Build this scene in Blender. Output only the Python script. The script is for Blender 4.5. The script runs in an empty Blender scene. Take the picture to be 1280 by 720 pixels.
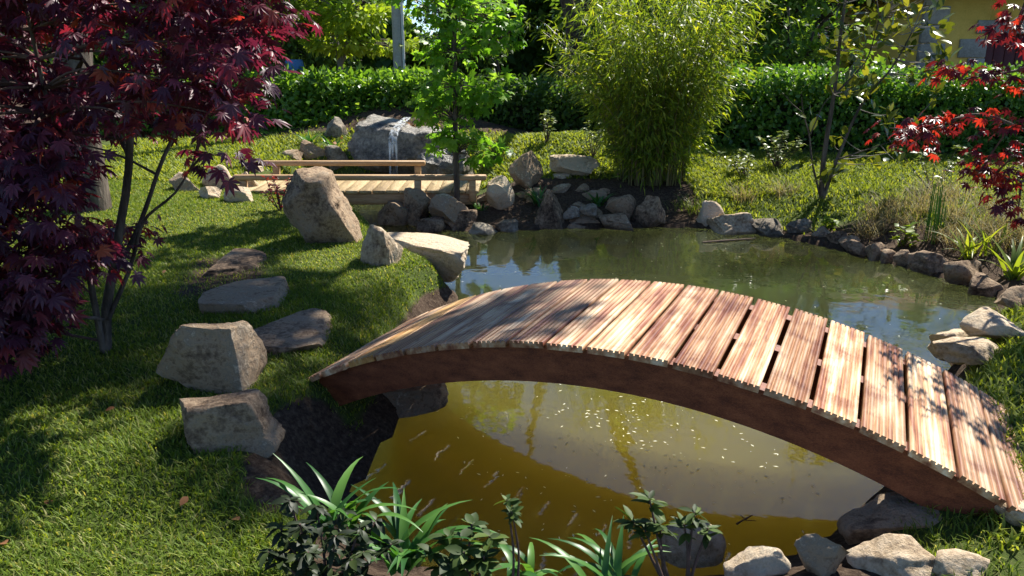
import bpy, bmesh, math, random
import numpy as np
from mathutils import Vector, Matrix

# ------------------------------------------------------------------ camera, sky, sun, exposure
scene = bpy.context.scene
C = scene.collection
F_PX, PITCH, HC = 988.0, math.radians(16.5), 1.75        # focal length in photo pixels, tilt, eye height over the water
cam = bpy.data.cameras.new('camera'); cam_o = bpy.data.objects.new('camera', cam); C.objects.link(cam_o)
cam.sensor_width = 36.0; cam.lens = 36.0 * F_PX / 1280.0
cam.clip_start = 0.05; cam.clip_end = 2000
cam_o.location = (0, 0, HC); cam_o.rotation_euler = (math.radians(90) - PITCH, 0, 0)
scene.camera = cam_o
SUN_AZ, SUN_EL = math.radians(40), math.radians(50)
world = bpy.data.worlds.new('World'); scene.world = world; world.use_nodes = True
wn = world.node_tree.nodes; wn.clear()
sky = wn.new('ShaderNodeTexSky'); sky.sky_type = 'NISHITA'; sky.sun_disc = False
sky.air_density = 1.0; sky.dust_density = 0.0; sky.ozone_density = 6.0; sky.altitude = 2500
sky.sun_elevation = SUN_EL; sky.sun_rotation = SUN_AZ
bg = wn.new('ShaderNodeBackground'); bg.inputs[1].default_value = 0.085
wo = wn.new('ShaderNodeOutputWorld')
world.node_tree.links.new(sky.outputs[0], bg.inputs[0]); world.node_tree.links.new(bg.outputs[0], wo.inputs[0])
SUN = np.array([math.sin(SUN_AZ) * math.cos(SUN_EL), math.cos(SUN_AZ) * math.cos(SUN_EL), math.sin(SUN_EL)])
sl = bpy.data.lights.new('sun', 'SUN'); sl.energy = 5.0; sl.angle = math.radians(0.53); sl.color = (1.0, 0.95, 0.86)
so = bpy.data.objects.new('sun', sl); C.objects.link(so); so.location = (10, 12, 20)
so.rotation_euler = Vector(SUN).to_track_quat('Z', 'Y').to_euler()
scene.view_settings.view_transform = 'Standard'; scene.view_settings.look = 'None'
scene.view_settings.exposure = 1.12; scene.view_settings.gamma = 1.0; scene.view_settings.use_curve_mapping = False

# ------------------------------------------------------------------ helpers: pixels, noise, terrain
def ray(x, y):
    a = (x - 640) / F_PX; b = -(y - 360) / F_PX
    return np.array([a, math.cos(PITCH) + b * math.sin(PITCH), -math.sin(PITCH) + b * math.cos(PITCH)])
def pz(x, y, D):                       # point on a pixel's ray at distance D along the ground
    d = ray(x, y); return d * (D / d[1]) + np.array([0, 0, HC])
def pdz(x, y, z):                      # point on a pixel's ray at height z
    d = ray(x, y); return d * ((z - HC) / d[2]) + np.array([0, 0, HC])

_r = np.random.RandomState(5)
_K = [(_r.normal(size=(7, 3)), _r.uniform(0, 6.28, 7)) for _ in range(4)]
def snoise(p, f=1.0, octs=3, seed=0.0):
    p = np.asarray(p, float); out = 0.0; amp = 1.0; tot = 0
    for o in range(octs):
        k, ph = _K[o % 4]
        out = out + amp * np.sin((p * f + seed * 1.7) @ k.T + ph + seed).sum(-1) / 3.2
        tot += amp; amp *= .5; f *= 2.1
    return out / tot
def sst(a, b, x):
    t = np.clip((x - a) / (b - a), 0, 1); return t * t * (3 - 2 * t)

POND = np.array([(-.66, 2.75), (-.58, 3.3), (-.50, 3.75), (-.58, 4.6), (-.50, 5.2), (-.32, 5.55), (-.62, 6.15), (-1.02, 6.85),
    (-1.2, 7.5), (-1.5, 8.1), (-2.2, 8.6), (-2.7, 9.3), (-2.6, 10.4), (-1.6, 10.75), (-.75, 10.4), (-.8, 9.2), (-1.0, 8.5), (-.9, 8.1), (-.45, 7.95), (.2, 8.0), (.75, 8.05), (1.4, 8.1),
    (1.84, 8.15), (2.3, 7.95), (2.75, 7.6), (3.15, 6.95), (3.45, 6.3), (3.66, 5.6), (3.3, 5.0), (2.72, 4.5), (2.35, 3.9), (1.9, 3.35), (1.58, 2.98),
    (1.27, 2.70), (1.0, 2.46), (.55, 2.31), (0, 2.3), (-.42, 2.42)])
def pond_sd(x, y):                     # signed distance, negative inside
    x = np.asarray(x, float); y = np.asarray(y, float)
    d = np.full(x.shape, 1e9); ins = np.zeros(x.shape, bool); n = len(POND)
    for i in range(n):
        ax, ay = POND[i]; bx, by = POND[(i + 1) % n]
        ex, ey = bx - ax, by - ay
        t = np.clip(((x - ax) * ex + (y - ay) * ey) / (ex * ex + ey * ey), 0, 1)
        d = np.minimum(d, (x - ax - t * ex) ** 2 + (y - ay - t * ey) ** 2)
        with np.errstate(divide='ignore', invalid='ignore'):
            c = ((ay > y) != (by > y)) & (x < ex * (y - ay) / (ey if ey else 1e-9) + ax)
        ins ^= c
    d = np.where(ins, -np.sqrt(d), np.sqrt(d))
    return d + .075 * snoise(np.stack([x, y, 0 * x], -1), 2.6, 3, 6.) * (np.abs(d) < 3)
def gz(x, y, d=None):
    x = np.asarray(x, float); y = np.asarray(y, float)
    if d is None: d = pond_sd(x, y)
    P = np.stack([x, y, 0 * x], -1)
    near = np.clip(1 - (np.abs(x) + np.abs(y - 5)) / 60, 0, 1)
    base = .29 + .035 * snoise(P, .55, 2) * near + .012 * snoise(P, 2.3, 2, 3.) * near
    base = base + .22 * sst(8.6, 11.5, y) * near
    base = base + .55 * np.exp(-(((x + 1.75) / 1.6) ** 2 + ((y - 12.3) / .8) ** 2)) + .25 * np.exp(-(((x - .9) / 1.3) ** 2 + ((y - 10.6) / .8) ** 2))
    base = base + .10 * sst(-2.2, -4.5, x) * near
    right = sst(1.6, 2.6, x) * sst(4.8, 6., y)
    near_b = sst(2.7, 2.2, y) * sst(1.9, .9, x)
    base = base - .10 * near_b - .20 * np.exp(-((x + .74) / .2) ** 2 - ((y - 2.95) / .4) ** 2)
    farb = sst(7.6, 7.9, y) * sst(-1.0, -.7, x) * sst(2.2, 1.6, x)
    w = .30 + .9 * right + .1 * near_b + .75 * farb
    out = base * (0.06 + .94 * sst(-.06, 1, d / w)) + .02
    ins = -.06 - .45 * sst(0, .6, -d)
    return np.where(d > 0, out, ins)
def hit(x, y):                         # where a pixel's ray meets the ground
    d = ray(x, y); t = np.linspace(1.2, 30, 1500)
    P = d[None] * t[:, None] + np.array([0, 0, HC])
    k = P[:, 2] < np.maximum(gz(P[:, 0], P[:, 1]), 0.0)
    i = int(np.argmax(k)) if k.any() else len(t) - 1
    return P[i]
def on(x, y):
    return np.array([x, y, float(gz(np.array([x]), np.array([y]))[0])])

# ------------------------------------------------------------------ helpers: meshes and objects
class G:                               # gathers faces; build() links them as ONE mesh object
    def __init__(s): s.V = []; s.F = []; s.R = []; s.n = 0
    def add(s, V, F, r=0.0):
        V = np.asarray(V, float); s.V.append(V)
        s.F.append(np.asarray(F, int) + s.n); s.n += len(V)
        s.R.append(np.full(len(V), r) if np.isscalar(r) else np.asarray(r)); return s
    def mesh(s, name, mat, off=(0, 0, 0), smooth=False, sharp=None):
        me = bpy.data.meshes.new(name)
        V = np.concatenate(s.V) - np.asarray(off, float); R = np.concatenate(s.R)
        idx = np.concatenate([f.ravel() for f in s.F]); cnt = np.concatenate([np.full(len(f), f.shape[1]) for f in s.F])
        me.vertices.add(len(V)); me.vertices.foreach_set('co', V.astype(np.float32).ravel())
        me.loops.add(len(idx)); me.loops.foreach_set('vertex_index', idx.astype(np.int32))
        me.polygons.add(len(cnt)); me.polygons.foreach_set('loop_start', np.concatenate([[0], np.cumsum(cnt)[:-1]]).astype(np.int32))
        a = me.attributes.new('rnd', 'FLOAT', 'POINT'); a.data.foreach_set('value', R.astype(np.float32))
        me.update(calc_edges=True); me.validate()
        if smooth:
            me.shade_smooth()
            if sharp: me.set_sharp_from_angle(angle=math.radians(sharp))
        me.materials.append(mat); return me
    def build(s, name, mat, parent=None, smooth=False, sharp=None):
        off = np.array(parent_loc(parent))
        o = bpy.data.objects.new(name, s.mesh(name, mat, off, smooth, sharp)); C.objects.link(o)
        if parent: o.parent = parent
        return o
def parent_loc(p):
    l = Vector((0, 0, 0))
    while p is not None: l += p.location; p = p.parent
    return l
def tag(o, label, cat=None, group=None, kind=None):
    o['label'] = label
    if cat: o['category'] = cat
    if group: o['group'] = group
    if kind: o['kind'] = kind
    return o
def thing(name, loc, label, cat, group=None):
    o = bpy.data.objects.new(name, None); C.objects.link(o); o.location = tuple(loc); o.empty_display_size = .1
    return tag(o, label, cat, group)
def tube(g, pts, rad, n=7, r=0.0):
    P = np.asarray(pts, float); m = len(P); rad = np.broadcast_to(np.asarray(rad, float), (m,))
    T = np.gradient(P, axis=0); T /= np.linalg.norm(T, axis=1)[:, None] + 1e-9
    up = np.array([0.31, .17, .93]) if abs(T[0, 2]) < .8 else np.array([.93, .21, .1])
    A = np.cross(T, up); A /= np.linalg.norm(A, axis=1)[:, None] + 1e-9; B = np.cross(T, A)
    th = np.arange(n) * 2 * math.pi / n
    V = P[:, None] + rad[:, None, None] * (np.cos(th)[None, :, None] * A[:, None] + np.sin(th)[None, :, None] * B[:, None])
    i = np.arange(m - 1)[:, None] * n; j = np.arange(n)[None]; k = (np.arange(n)[None] + 1) % n
    F = np.stack([i + j, i + k, i + n + k, i + n + j], -1).reshape(-1, 4)
    g.add(V.reshape(-1, 3), F, r)
    g.add(V[-1], np.arange(n)[None], r); g.add(V[0], np.arange(n)[None, ::-1], r)
    return g
def smoothline(pts, n=12, jit=0., rs=None):
    P = np.asarray(pts, float); s = np.concatenate([[0], np.cumsum(np.linalg.norm(np.diff(P, axis=0), axis=1))])
    t = np.linspace(0, s[-1], n); Q = np.stack([np.interp(t, s, P[:, k]) for k in range(3)], 1)
    for _ in range(2): Q[1:-1] = .25 * Q[:-2] + .5 * Q[1:-1] + .25 * Q[2:]
    if jit and rs is not None: Q[1:-1] += rs.normal(size=Q[1:-1].shape) * jit
    return Q
def box(g, c, s, rz=0.0, bevel=0.0, r=0.0):
    c = np.asarray(c, float); h = np.asarray(s, float) / 2
    b = min(bevel, h.min() * .9)
    if b <= 0:
        V = np.array([(x, y, z) for z in (-1, 1) for y in (-1, 1) for x in (-1, 1)], float) * h
        F4 = np.array([(0, 2, 3, 1), (4, 5, 7, 6), (0, 1, 5, 4), (2, 6, 7, 3), (0, 4, 6, 2), (1, 3, 7, 5)]); F3 = None
    else:
        V = []; 
        for ax in range(3):
            for sg in (-1, 1):
                o = [k for k in range(3) if k != ax]
                for (p, q) in ((-1, -1), (1, -1), (1, 1), (-1, 1)):
                    v = np.zeros(3); v[ax] = sg * h[ax]; v[o[0]] = p * (h[o[0]] - b); v[o[1]] = q * (h[o[1]] - b); V.append(v)
        V = np.array(V); bm = bmesh.new()
        for v in V: bm.verts.new(v)
        res = bmesh.ops.convex_hull(bm, input=bm.verts); bm.verts.index_update()
        V = np.array([v.co[:] for v in bm.verts]); F3 = np.array([[v.index for v in f.verts] for f in bm.faces if len(f.verts) == 3])
        F4 = None; bm.free()
    ca, sa = math.cos(rz), math.sin(rz); Rm = np.array([[ca, -sa, 0], [sa, ca, 0], [0, 0, 1]])
    W = V @ Rm.T + c
    if F4 is not None: g.add(W, F4, r)
    if F3 is not None: g.add(W, F3, r)
    return g

# leaf templates: (verts, triangles); y runs from stalk to tip, z is the upper side
def T_oval(w=.28, bend=.12):
    return (np.array([(0, 0, 0), (w, .45, .07), (0, .5, 0), (-w, .45, .07), (0, 1, -bend)]), np.array([(0, 1, 2), (0, 2, 3), (1, 4, 2), (2, 4, 3)]))
def T_thin(w=.1, bend=.25):
    return (np.array([(0, 0, 0), (w, .35, .02), (-w, .35, .02), (0, 1, -bend)]), np.array([(0, 1, 2), (1, 3, 2)]))
def T_big(w=.26, bend=.15):
    V = [(0, 0, 0)]; 
    for y, k in ((.22, .75), (.5, 1.0), (.78, .66)):
        z = -bend * y * y; V += [(w * k, y, z + .05), (0, y, z), (-w * k, y, z + .05)]
    V.append((0, 1, -bend)); Fq = [(0, 1, 2), (0, 2, 3)]
    for a in (1, 4): Fq += [(a, a + 3, a + 4), (a, a + 4, a + 1), (a + 1, a + 4, a + 5), (a + 1, a + 5, a + 2)]
    Fq += [(7, 10, 8), (8, 10, 9)]
    return np.array(V, float), np.array(Fq)
def T_maple():
    V = [(0, 0, 0)]; F = []
    for a, l in ((0, 1), (30, .95), (-30, .95), (64, .78), (-64, .78), (104, .45), (-104, .45)):
        a = math.radians(a); d = np.array([math.sin(a), math.cos(a)]); n = np.array([d[1], -d[0]]); k = len(V)
        for t, s in ((.5, .14), (.5, -.14), (1, 0)):
            q = d * l * t + n * s * (l ** .5); V.append((q[0], q[1], -.42 * (l * t) ** 2))
        F += [(0, k, k + 2), (0, k + 2, k + 1)]
    return np.array(V, float), np.array(F)
def T_star():
    V = [(0, .25, .02)]; tips = [(-112, .62), (-56, .9), (0, 1), (56, .9), (112, .62)]; out = [(0, 0, 0)]
    for i, (a, l) in enumerate(tips):
        a1 = math.radians(a); out.append((l * .8 * math.sin(a1), .25 + l * .75 * math.cos(a1), -.18 * l))
        if i < 4:
            a2 = math.radians((a + tips[i + 1][0]) / 2); out.append((.36 * math.sin(a2), .25 + .36 * math.cos(a2), .03))
    V += out; n = len(out)
    return np.array(V, float), np.array([(0, 1 + i, 1 + (i + 1) % n) for i in range(n)])
def frames(Y, N):
    Y = Y / (np.linalg.norm(Y, axis=1)[:, None] + 1e-9)
    X = np.cross(Y, N); X /= np.linalg.norm(X, axis=1)[:, None] + 1e-9
    return X, Y, np.cross(X, Y)
def leaves(g, T, P, Y, N, S, R):
    tv, tf = T; X, Y, Z = frames(Y, N); S = np.broadcast_to(S, (len(P),))
    V = P[:, None] + S[:, None, None] * (tv[None, :, :1] * X[:, None] + tv[None, :, 1:2] * Y[:, None] + tv[None, :, 2:] * Z[:, None])
    Fi = tf[None] + (np.arange(len(P)) * len(tv))[:, None, None]
    g.add(V.reshape(-1, 3), Fi.reshape(-1, 3), np.repeat(R, len(tv))); return g
def leaf_objects(root, name, T, mat, P, Y, N, S):      # each leaf an object of its own, all sharing one mesh
    g = G(); g.add(T[0], T[1]); me = g.mesh(name, mat)
    X, Y, Z = frames(Y, N); S = np.broadcast_to(S, (len(P),)); off = np.array(parent_loc(root))
    for i in range(len(P)):
        o = bpy.data.objects.new(name, me); C.objects.link(o); o.parent = root
        s = S[i]; p = P[i] - off
        o.matrix_local = Matrix(((X[i, 0] * s, Y[i, 0] * s, Z[i, 0] * s, p[0]), (X[i, 1] * s, Y[i, 1] * s, Z[i, 1] * s, p[1]), (X[i, 2] * s, Y[i, 2] * s, Z[i, 2] * s, p[2]), (0, 0, 0, 1)))
def foliage(root, T, mat, P, Y, N, S, rs, nobj=0, name='leaf'):
    """the nobj leaves that show largest are parts of their own, the rest one part"""
    S = np.broadcast_to(S, (len(P),)).astype(float)
    if nobj:
        cs, sn = math.cos(PITCH), math.sin(PITCH); dep = P[:, 1] * cs - (P[:, 2] - HC) * sn
        u = 640 + F_PX * P[:, 0] / dep; v = 360 - F_PX * (P[:, 1] * sn + (P[:, 2] - HC) * cs) / dep
        vis = (u > 0) & (u < 1280) & (v > 0) & (v < 720)
        o = np.argsort(np.where(vis, dep, dep + 100) / S); a = o[:nobj]; b = o[nobj:]
        leaf_objects(root, name, T, mat, P[a], Y[a], N[a], S[a])
        if len(b) == 0: return
        P, Y, N, S = P[b], Y[b], N[b], S[b]
    g = G(); leaves(g, T, P, Y, N, S, rs.uniform(0, 1, len(P)))
    f = g.build('foliage', mat, root); f['kind'] = 'stuff'; return f
def clumps(rs, blobs, nclump, cr, per, shell=.45, flat=.6):
    """leaf places for a crown: blobs of (x,y,z,rx,ry,rz), each with clumps of leaves"""
    b = np.asarray(blobs, float); w = (b[:, 3] * b[:, 4] * b[:, 5]) ** .67; w /= w.sum()
    k = rs.choice(len(b), nclump, p=w)
    d = rs.normal(size=(nclump, 3)); d /= np.linalg.norm(d, axis=1)[:, None]
    r = rs.uniform(shell, 1, nclump)[:, None]
    cc = b[k, :3] + d * r * b[k, 3:]; csz = cr * rs.uniform(.6, 1.4, nclump)
    e = rs.normal(size=(nclump, per, 3)); e /= np.linalg.norm(e, axis=2)[:, :, None]; e *= rs.uniform(.3, 1, (nclump, per, 1))
    P = cc[:, None] + e * csz[:, None, None] * np.array([1, 1, flat])
    Y = e + .6 * d[:, None] + rs.normal(size=e.shape) * .5; Y[..., 2] -= .35
    N = rs.normal(size=e.shape) * .55 + np.array([0, 0, 1.]) + .35 * d[:, None]
    return P.reshape(-1, 3), Y.reshape(-1, 3), N.reshape(-1, 3), cc

# ------------------------------------------------------------------ materials
def nodes(name):
    m = bpy.data.materials.new(name); m.use_nodes = True; nt = m.node_tree; nt.nodes.clear()
    out = nt.nodes.new('ShaderNodeOutputMaterial')
    return m, nt, out
def N_(nt, t, **kw):
    n = nt.nodes.new(t)
    for k, v in kw.items():
        if k in n.inputs: n.inputs[k].default_value = v
        else: setattr(n, k, v)
    return n
def ramp(nt, fac, stops):
    r = nt.nodes.new('ShaderNodeValToRGB'); e = r.color_ramp.elements
    while len(e) < len(stops): e.new(.5)
    for i, (p, c) in enumerate(stops): e[i].position = p; e[i].color = (*c, 1)
    nt.links.new(fac, r.inputs[0]); return r.outputs[0]
def surf(name, stops, scale=6, rough=.8, bump=.3, bscale=None, detail=6, dist=0.0, spec=.3, stretch=None, objrand=0.0, bdist=.02):
    m, nt, out = nodes(name); L = nt.links.new
    tc = N_(nt, 'ShaderNodeTexCoord'); co = tc.outputs['Object']
    if stretch:
        mp = N_(nt, 'ShaderNodeMapping'); mp.inputs['Scale'].default_value = stretch; L(co, mp.inputs[0]); co = mp.outputs[0]
    if objrand:
        oi = N_(nt, 'ShaderNodeObjectInfo'); ad = N_(nt, 'ShaderNodeVectorMath', operation='MULTIPLY_ADD')
        L(oi.outputs['Random'], ad.inputs[0]); ad.inputs[1].default_value = (31, 17, 23); L(co, ad.inputs[2]); co = ad.outputs[0]
    n1 = N_(nt, 'ShaderNodeTexNoise', Scale=scale, Detail=detail, Distortion=dist, Roughness=.62); L(co, n1.inputs['Vector'])
    n2 = N_(nt, 'ShaderNodeTexNoise', Scale=bscale or scale * 6, Detail=8, Roughness=.7); L(co, n2.inputs['Vector'])
    mx = N_(nt, 'ShaderNodeMath', operation='MULTIPLY_ADD'); L(n2.outputs[0], mx.inputs[0]); mx.inputs[1].default_value = 1.0
    sb = N_(nt, 'ShaderNodeMath', operation='SUBTRACT'); L(n1.outputs[0], sb.inputs[0]); sb.inputs[1].default_value = .5
    L(sb.outputs[0], mx.inputs[2]); fac = mx.outputs[0]
    if objrand:
        a2 = N_(nt, 'ShaderNodeMath', operation='MULTIPLY_ADD'); L(oi.outputs['Random'], a2.inputs[0]); a2.inputs[1].default_value = objrand
        a3 = N_(nt, 'ShaderNodeMath', operation='SUBTRACT'); L(fac, a3.inputs[0]); a3.inputs[1].default_value = objrand / 2; L(a3.outputs[0], a2.inputs[2]); fac = a2.outputs[0]
    p = N_(nt, 'ShaderNodeBsdfPrincipled', Roughness=rough); p.inputs['Specular IOR Level'].default_value = spec
    L(ramp(nt, fac, stops), p.inputs['Base Color'])
    bp = N_(nt, 'ShaderNodeBump', Strength=bump, Distance=bdist); L(mx.outputs[0], bp.inputs['Height']); L(bp.outputs[0], p.inputs['Normal'])
    L(p.outputs[0], out.inputs[0]); return m
def leafmat(name, stops, trans=.42, rough=.42, spec=.4, tint=(1.25, 1.2, .6)):
    m, nt, out = nodes(name); L = nt.links.new
    at = N_(nt, 'ShaderNodeAttribute', attribute_name='rnd'); oi = N_(nt, 'ShaderNodeObjectInfo')
    ad = N_(nt, 'ShaderNodeMath', operation='ADD'); L(at.outputs['Fac'], ad.inputs[0]); L(oi.outputs['Random'], ad.inputs[1])
    fr = N_(nt, 'ShaderNodeMath', operation='FRACT'); L(ad.outputs[0], fr.inputs[0])
    col = ramp(nt, fr.outputs[0], stops)
    p = N_(nt, 'ShaderNodeBsdfPrincipled', Roughness=rough); p.inputs['Specular IOR Level'].default_value = spec; L(col, p.inputs['Base Color'])
    t = N_(nt, 'ShaderNodeBsdfTranslucent'); mu = N_(nt, 'ShaderNodeMix', data_type='RGBA', blend_type='MULTIPLY'); mu.inputs[0].default_value = 1
    L(col, mu.inputs[6]); mu.inputs[7].default_value = (*tint, 1); L(mu.outputs[2], t.inputs[0])
    mx = N_(nt, 'ShaderNodeMixShader'); mx.inputs[0].default_value = trans; L(p.outputs[0], mx.inputs[1]); L(t.outputs[0], mx.inputs[2])
    L(mx.outputs[0], out.inputs[0]); return m

M = {}
M['rock'] = surf('granite', [(.22, (.055, .035, .022)), (.40, (.20, .135, .085)), (.55, (.38, .27, .17)), (.66, (.27, .21, .145)), (.80, (.60, .47, .33))], 3.5, .9, .8, 34, objrand=.22, bdist=.03)
M['rock_grey'] = surf('grey_granite', [(.22, (.055, .045, .034)), (.45, (.20, .165, .12)), (.6, (.33, .28, .21)), (.8, (.46, .40, .31))], 4, .9, .8, 34, objrand=.18, bdist=.03)
M['rock_pale'] = surf('pale_granite', [(.2, (.14, .09, .055)), (.40, (.44, .33, .21)), (.56, (.62, .49, .34)), (.68, (.48, .40, .29)), (.82, (.74, .64, .49))], 4, .9, .8, 34, objrand=.15, bdist=.03)
M['rock_wet'] = surf('wet_granite', [(.25, (.05, .042, .034)), (.5, (.20, .175, .14)), (.72, (.40, .36, .29))], 5, .42, .5, 26, spec=.5, objrand=.1, bdist=.06)
M['bark'] = surf('bark', [(.25, (.035, .025, .02)), (.5, (.10, .078, .06)), (.75, (.20, .165, .13))], 7, .9, .9, 26, stretch=(1, 1, .25))
M['bark_dark'] = surf('dark_bark', [(.25, (.018, .012, .009)), (.5, (.05, .036, .026)), (.75, (.10, .075, .055))], 7, .9, .9, 26, stretch=(1, 1, .25))
M['bark_grey'] = surf('grey_bark', [(.25, (.09, .075, .06)), (.5, (.20, .17, .14)), (.75, (.32, .28, .24))], 8, .8, .5, 30, stretch=(1, 1, .3))
M['twig'] = surf('twig_bark', [(.3, (.06, .035, .028)), (.7, (.15, .09, .07))], 12, .8, .4, 40)
M['beam'] = surf('stained_beam', [(.25, (.075, .018, .007)), (.5, (.17, .045, .016)), (.75, (.27, .085, .032))], 3, .55, .18, 40, stretch=(.6, 8, 8), spec=.35)
M['deck'] = surf('weathered_deck', [(.2, (.18, .12, .06)), (.5, (.36, .26, .13)), (.8, (.52, .41, .24))], 4, .7, .25, 30, stretch=(6, .6, 6), objrand=.2)
M['rail'] = surf('rail_wood', [(.2, (.22, .12, .06)), (.5, (.40, .25, .13)), (.8, (.55, .40, .24))], 4, .6, .2, 30, stretch=(.6, 8, 8))
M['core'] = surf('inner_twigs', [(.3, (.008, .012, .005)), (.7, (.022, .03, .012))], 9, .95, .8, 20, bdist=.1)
M['yellow'] = surf('ochre_render', [(.2, (.60, .40, .08)), (.5, (.74, .50, .11)), (.8, (.80, .57, .15))], 2, .9, .15, 30)
M['quoin'] = surf('grey_stone_block', [(.2, (.20, .19, .17)), (.5, (.32, .31, .28)), (.8, (.42, .41, .37))], 5, .9, .4, 30, objrand=.2)
M['maroon'] = surf('maroon_paint', [(.2, (.07, .014, .014)), (.8, (.12, .024, .022))], 3, .5, .1, 30)
M['roof'] = surf('clay_tile', [(.2, (.20, .08, .05)), (.5, (.32, .14, .08)), (.8, (.42, .22, .14))], 5, .9, .3, 30, objrand=.3)
M['eave'] = surf('eave_wood', [(.2, (.03, .025, .02)), (.8, (.07, .055, .045))], 5, .8, .3, 30)
M['white_wall'] = surf('pale_render', [(.2, (.42, .44, .46)), (.5, (.55, .56, .57)), (.8, (.64, .64, .64))], 2, .9, .15, 30)
M['glass'] = surf('window_glass', [(.3, (.02, .025, .03)), (.7, (.04, .05, .055))], 1, .08, .02, 9, spec=.6)
M['concrete'] = surf('concrete_pole', [(.2, (.25, .24, .22)), (.8, (.42, .40, .37))], 6, .85, .3, 40)
M['blue'] = surf('blue_plastic', [(.2, (.04, .13, .30)), (.8, (.07, .20, .42))], 3, .4, .05, 30)
M['petal'] = surf('petal', [(.2, (.52, .50, .30)), (.8, (.75, .73, .58))], 3, .8, .05, 30)
M['dry'] = leafmat('dry_leaf', [(0, (.16, .07, .03)), (.5, (.28, .13, .06)), (1, (.36, .20, .10))], .3, .7, .2)

M['red'] = leafmat('maple_purple', [(0, (.055, .018, .032)), (.5, (.10, .026, .05)), (.8, (.16, .034, .055)), (.95, (.27, .042, .042)), (1, (.38, .10, .04))], .40, .45, .5, (1.8, .6, .85))
M['red_scarlet'] = leafmat('maple_scarlet', [(0, (.05, .008, .014)), (.45, (.10, .014, .02)), (.8, (.22, .025, .018)), (1, (.36, .06, .025))], .45, .36, .5, (1.9, .8, .7))  # scarlet leaf tones of the right maple and the red dwarf shrub
M['gum'] = leafmat('sweetgum_leaf', [(0, (.10, .24, .02)), (.5, (.16, .34, .03)), (.9, (.23, .42, .05)), (1, (.30, .45, .09))], 0.6, 0.4, 0.4, (1.25, 1.2, .5))
M['lime'] = leafmat('lime_leaf', [(0, (.18, .28, .025)), (.5, (.26, .38, .035)), (1, (.36, .46, .06))], 0.6, 0.45, 0.3, (1.25, 1.15, .45))
M['bamboo'] = leafmat('bamboo_leaf', [(0, (.09, .14, .02)), (.4, (.16, .24, .03)), (.8, (.25, .33, .035)), (1, (.40, .40, .05))], .58, .42, .4, (1.3, 1.25, .4))
M['culm'] = leafmat('bamboo_culm', [(0, (.09, .10, .03)), (.6, (.16, .14, .05)), (1, (.20, .15, .07))], .05, .4, .4)
M['hedge'] = leafmat('hedge_leaf', [(0, (.045, .12, .018)), (.5, (.085, .20, .028)), (.9, (.15, .28, .04)), (1, (.20, .31, .055))], 0.48, 0.36, 0.45, (1.5, 1.4, .5))
M['laurel_lit'] = leafmat('lit_laurel_leaf', [(0, (.07, .16, .02)), (.5, (.13, .27, .03)), (.9, (.21, .36, .045)), (1, (.27, .40, .07))], .55, .32, .55, (1.35, 1.25, .5))  # hedge greens brightened so the laurel leaves look sunlit
M['dark'] = leafmat('dark_tree_leaf', [(0, (.035, .08, .016)), (.5, (.07, .145, .024)), (1, (.12, .21, .035))], 0.5, 0.42, 0.4, (1.4, 1.35, .5))
M['mid'] = leafmat('mid_tree_leaf', [(0, (.07, .14, .02)), (.5, (.12, .23, .03)), (1, (.20, .31, .045))], 0.55, 0.42, 0.35, (1.35, 1.25, .5))
M['magnolia'] = leafmat('magnolia_leaf', [(0, (.05, .075, .018)), (.5, (.09, .12, .022)), (.85, (.15, .18, .03)), (1, (.26, .28, .05))], .42, .22, .65, (1.5, 1.25, .35))
M['strap'] = leafmat('strap_leaf', [(0, (.03, .10, .025)), (.5, (.06, .17, .035)), (1, (.11, .24, .045))], 0.35, 0.38, 0.4, (1.4, 1.4, .5))
M['azalea'] = leafmat('azalea_leaf', [(0, (.03, .05, .016)), (.6, (.055, .095, .022)), (1, (.11, .16, .035))], 0.35, 0.55, 0.25, (1.4, 1.3, .5))
M['azalea_dark'] = leafmat('dark_shrub_leaf', [(0, (.014, .022, .010)), (.6, (.026, .042, .014)), (1, (.05, .075, .02))], .3, .5, .3, (1.4, 1.3, .5))
M['shrub'] = leafmat('pale_shrub_leaf', [(0, (.08, .12, .03)), (.5, (.15, .20, .06)), (1, (.24, .28, .11))], .4, .4, .4)
M['hosta'] = leafmat('lime_strap', [(0, (.10, .17, .02)), (.5, (.18, .26, .03)), (1, (.28, .34, .05))], .5, .4, .4, (1.4, 1.25, .45))
M['straw'] = leafmat('straw_grass', [(0, (.12, .10, .04)), (.5, (.24, .20, .09)), (1, (.34, .30, .15))], .4, .6, .2, (1.2, 1.1, .8))
M['grass'] = leafmat('grass_blade', [(0, (.11, .18, .018)), (.5, (.19, .275, .03)), (.85, (.28, .35, .05)), (1, (.42, .40, .16))], 0.5, 0.55, 0.25, (1.3, 1.15, .5))
M['moss'] = leafmat('fine_turf', [(0, (.13, .19, .02)), (.5, (.23, .30, .035)), (1, (.34, .38, .08))], 0.5, 0.55, 0.25, (1.3, 1.15, .5))

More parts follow.
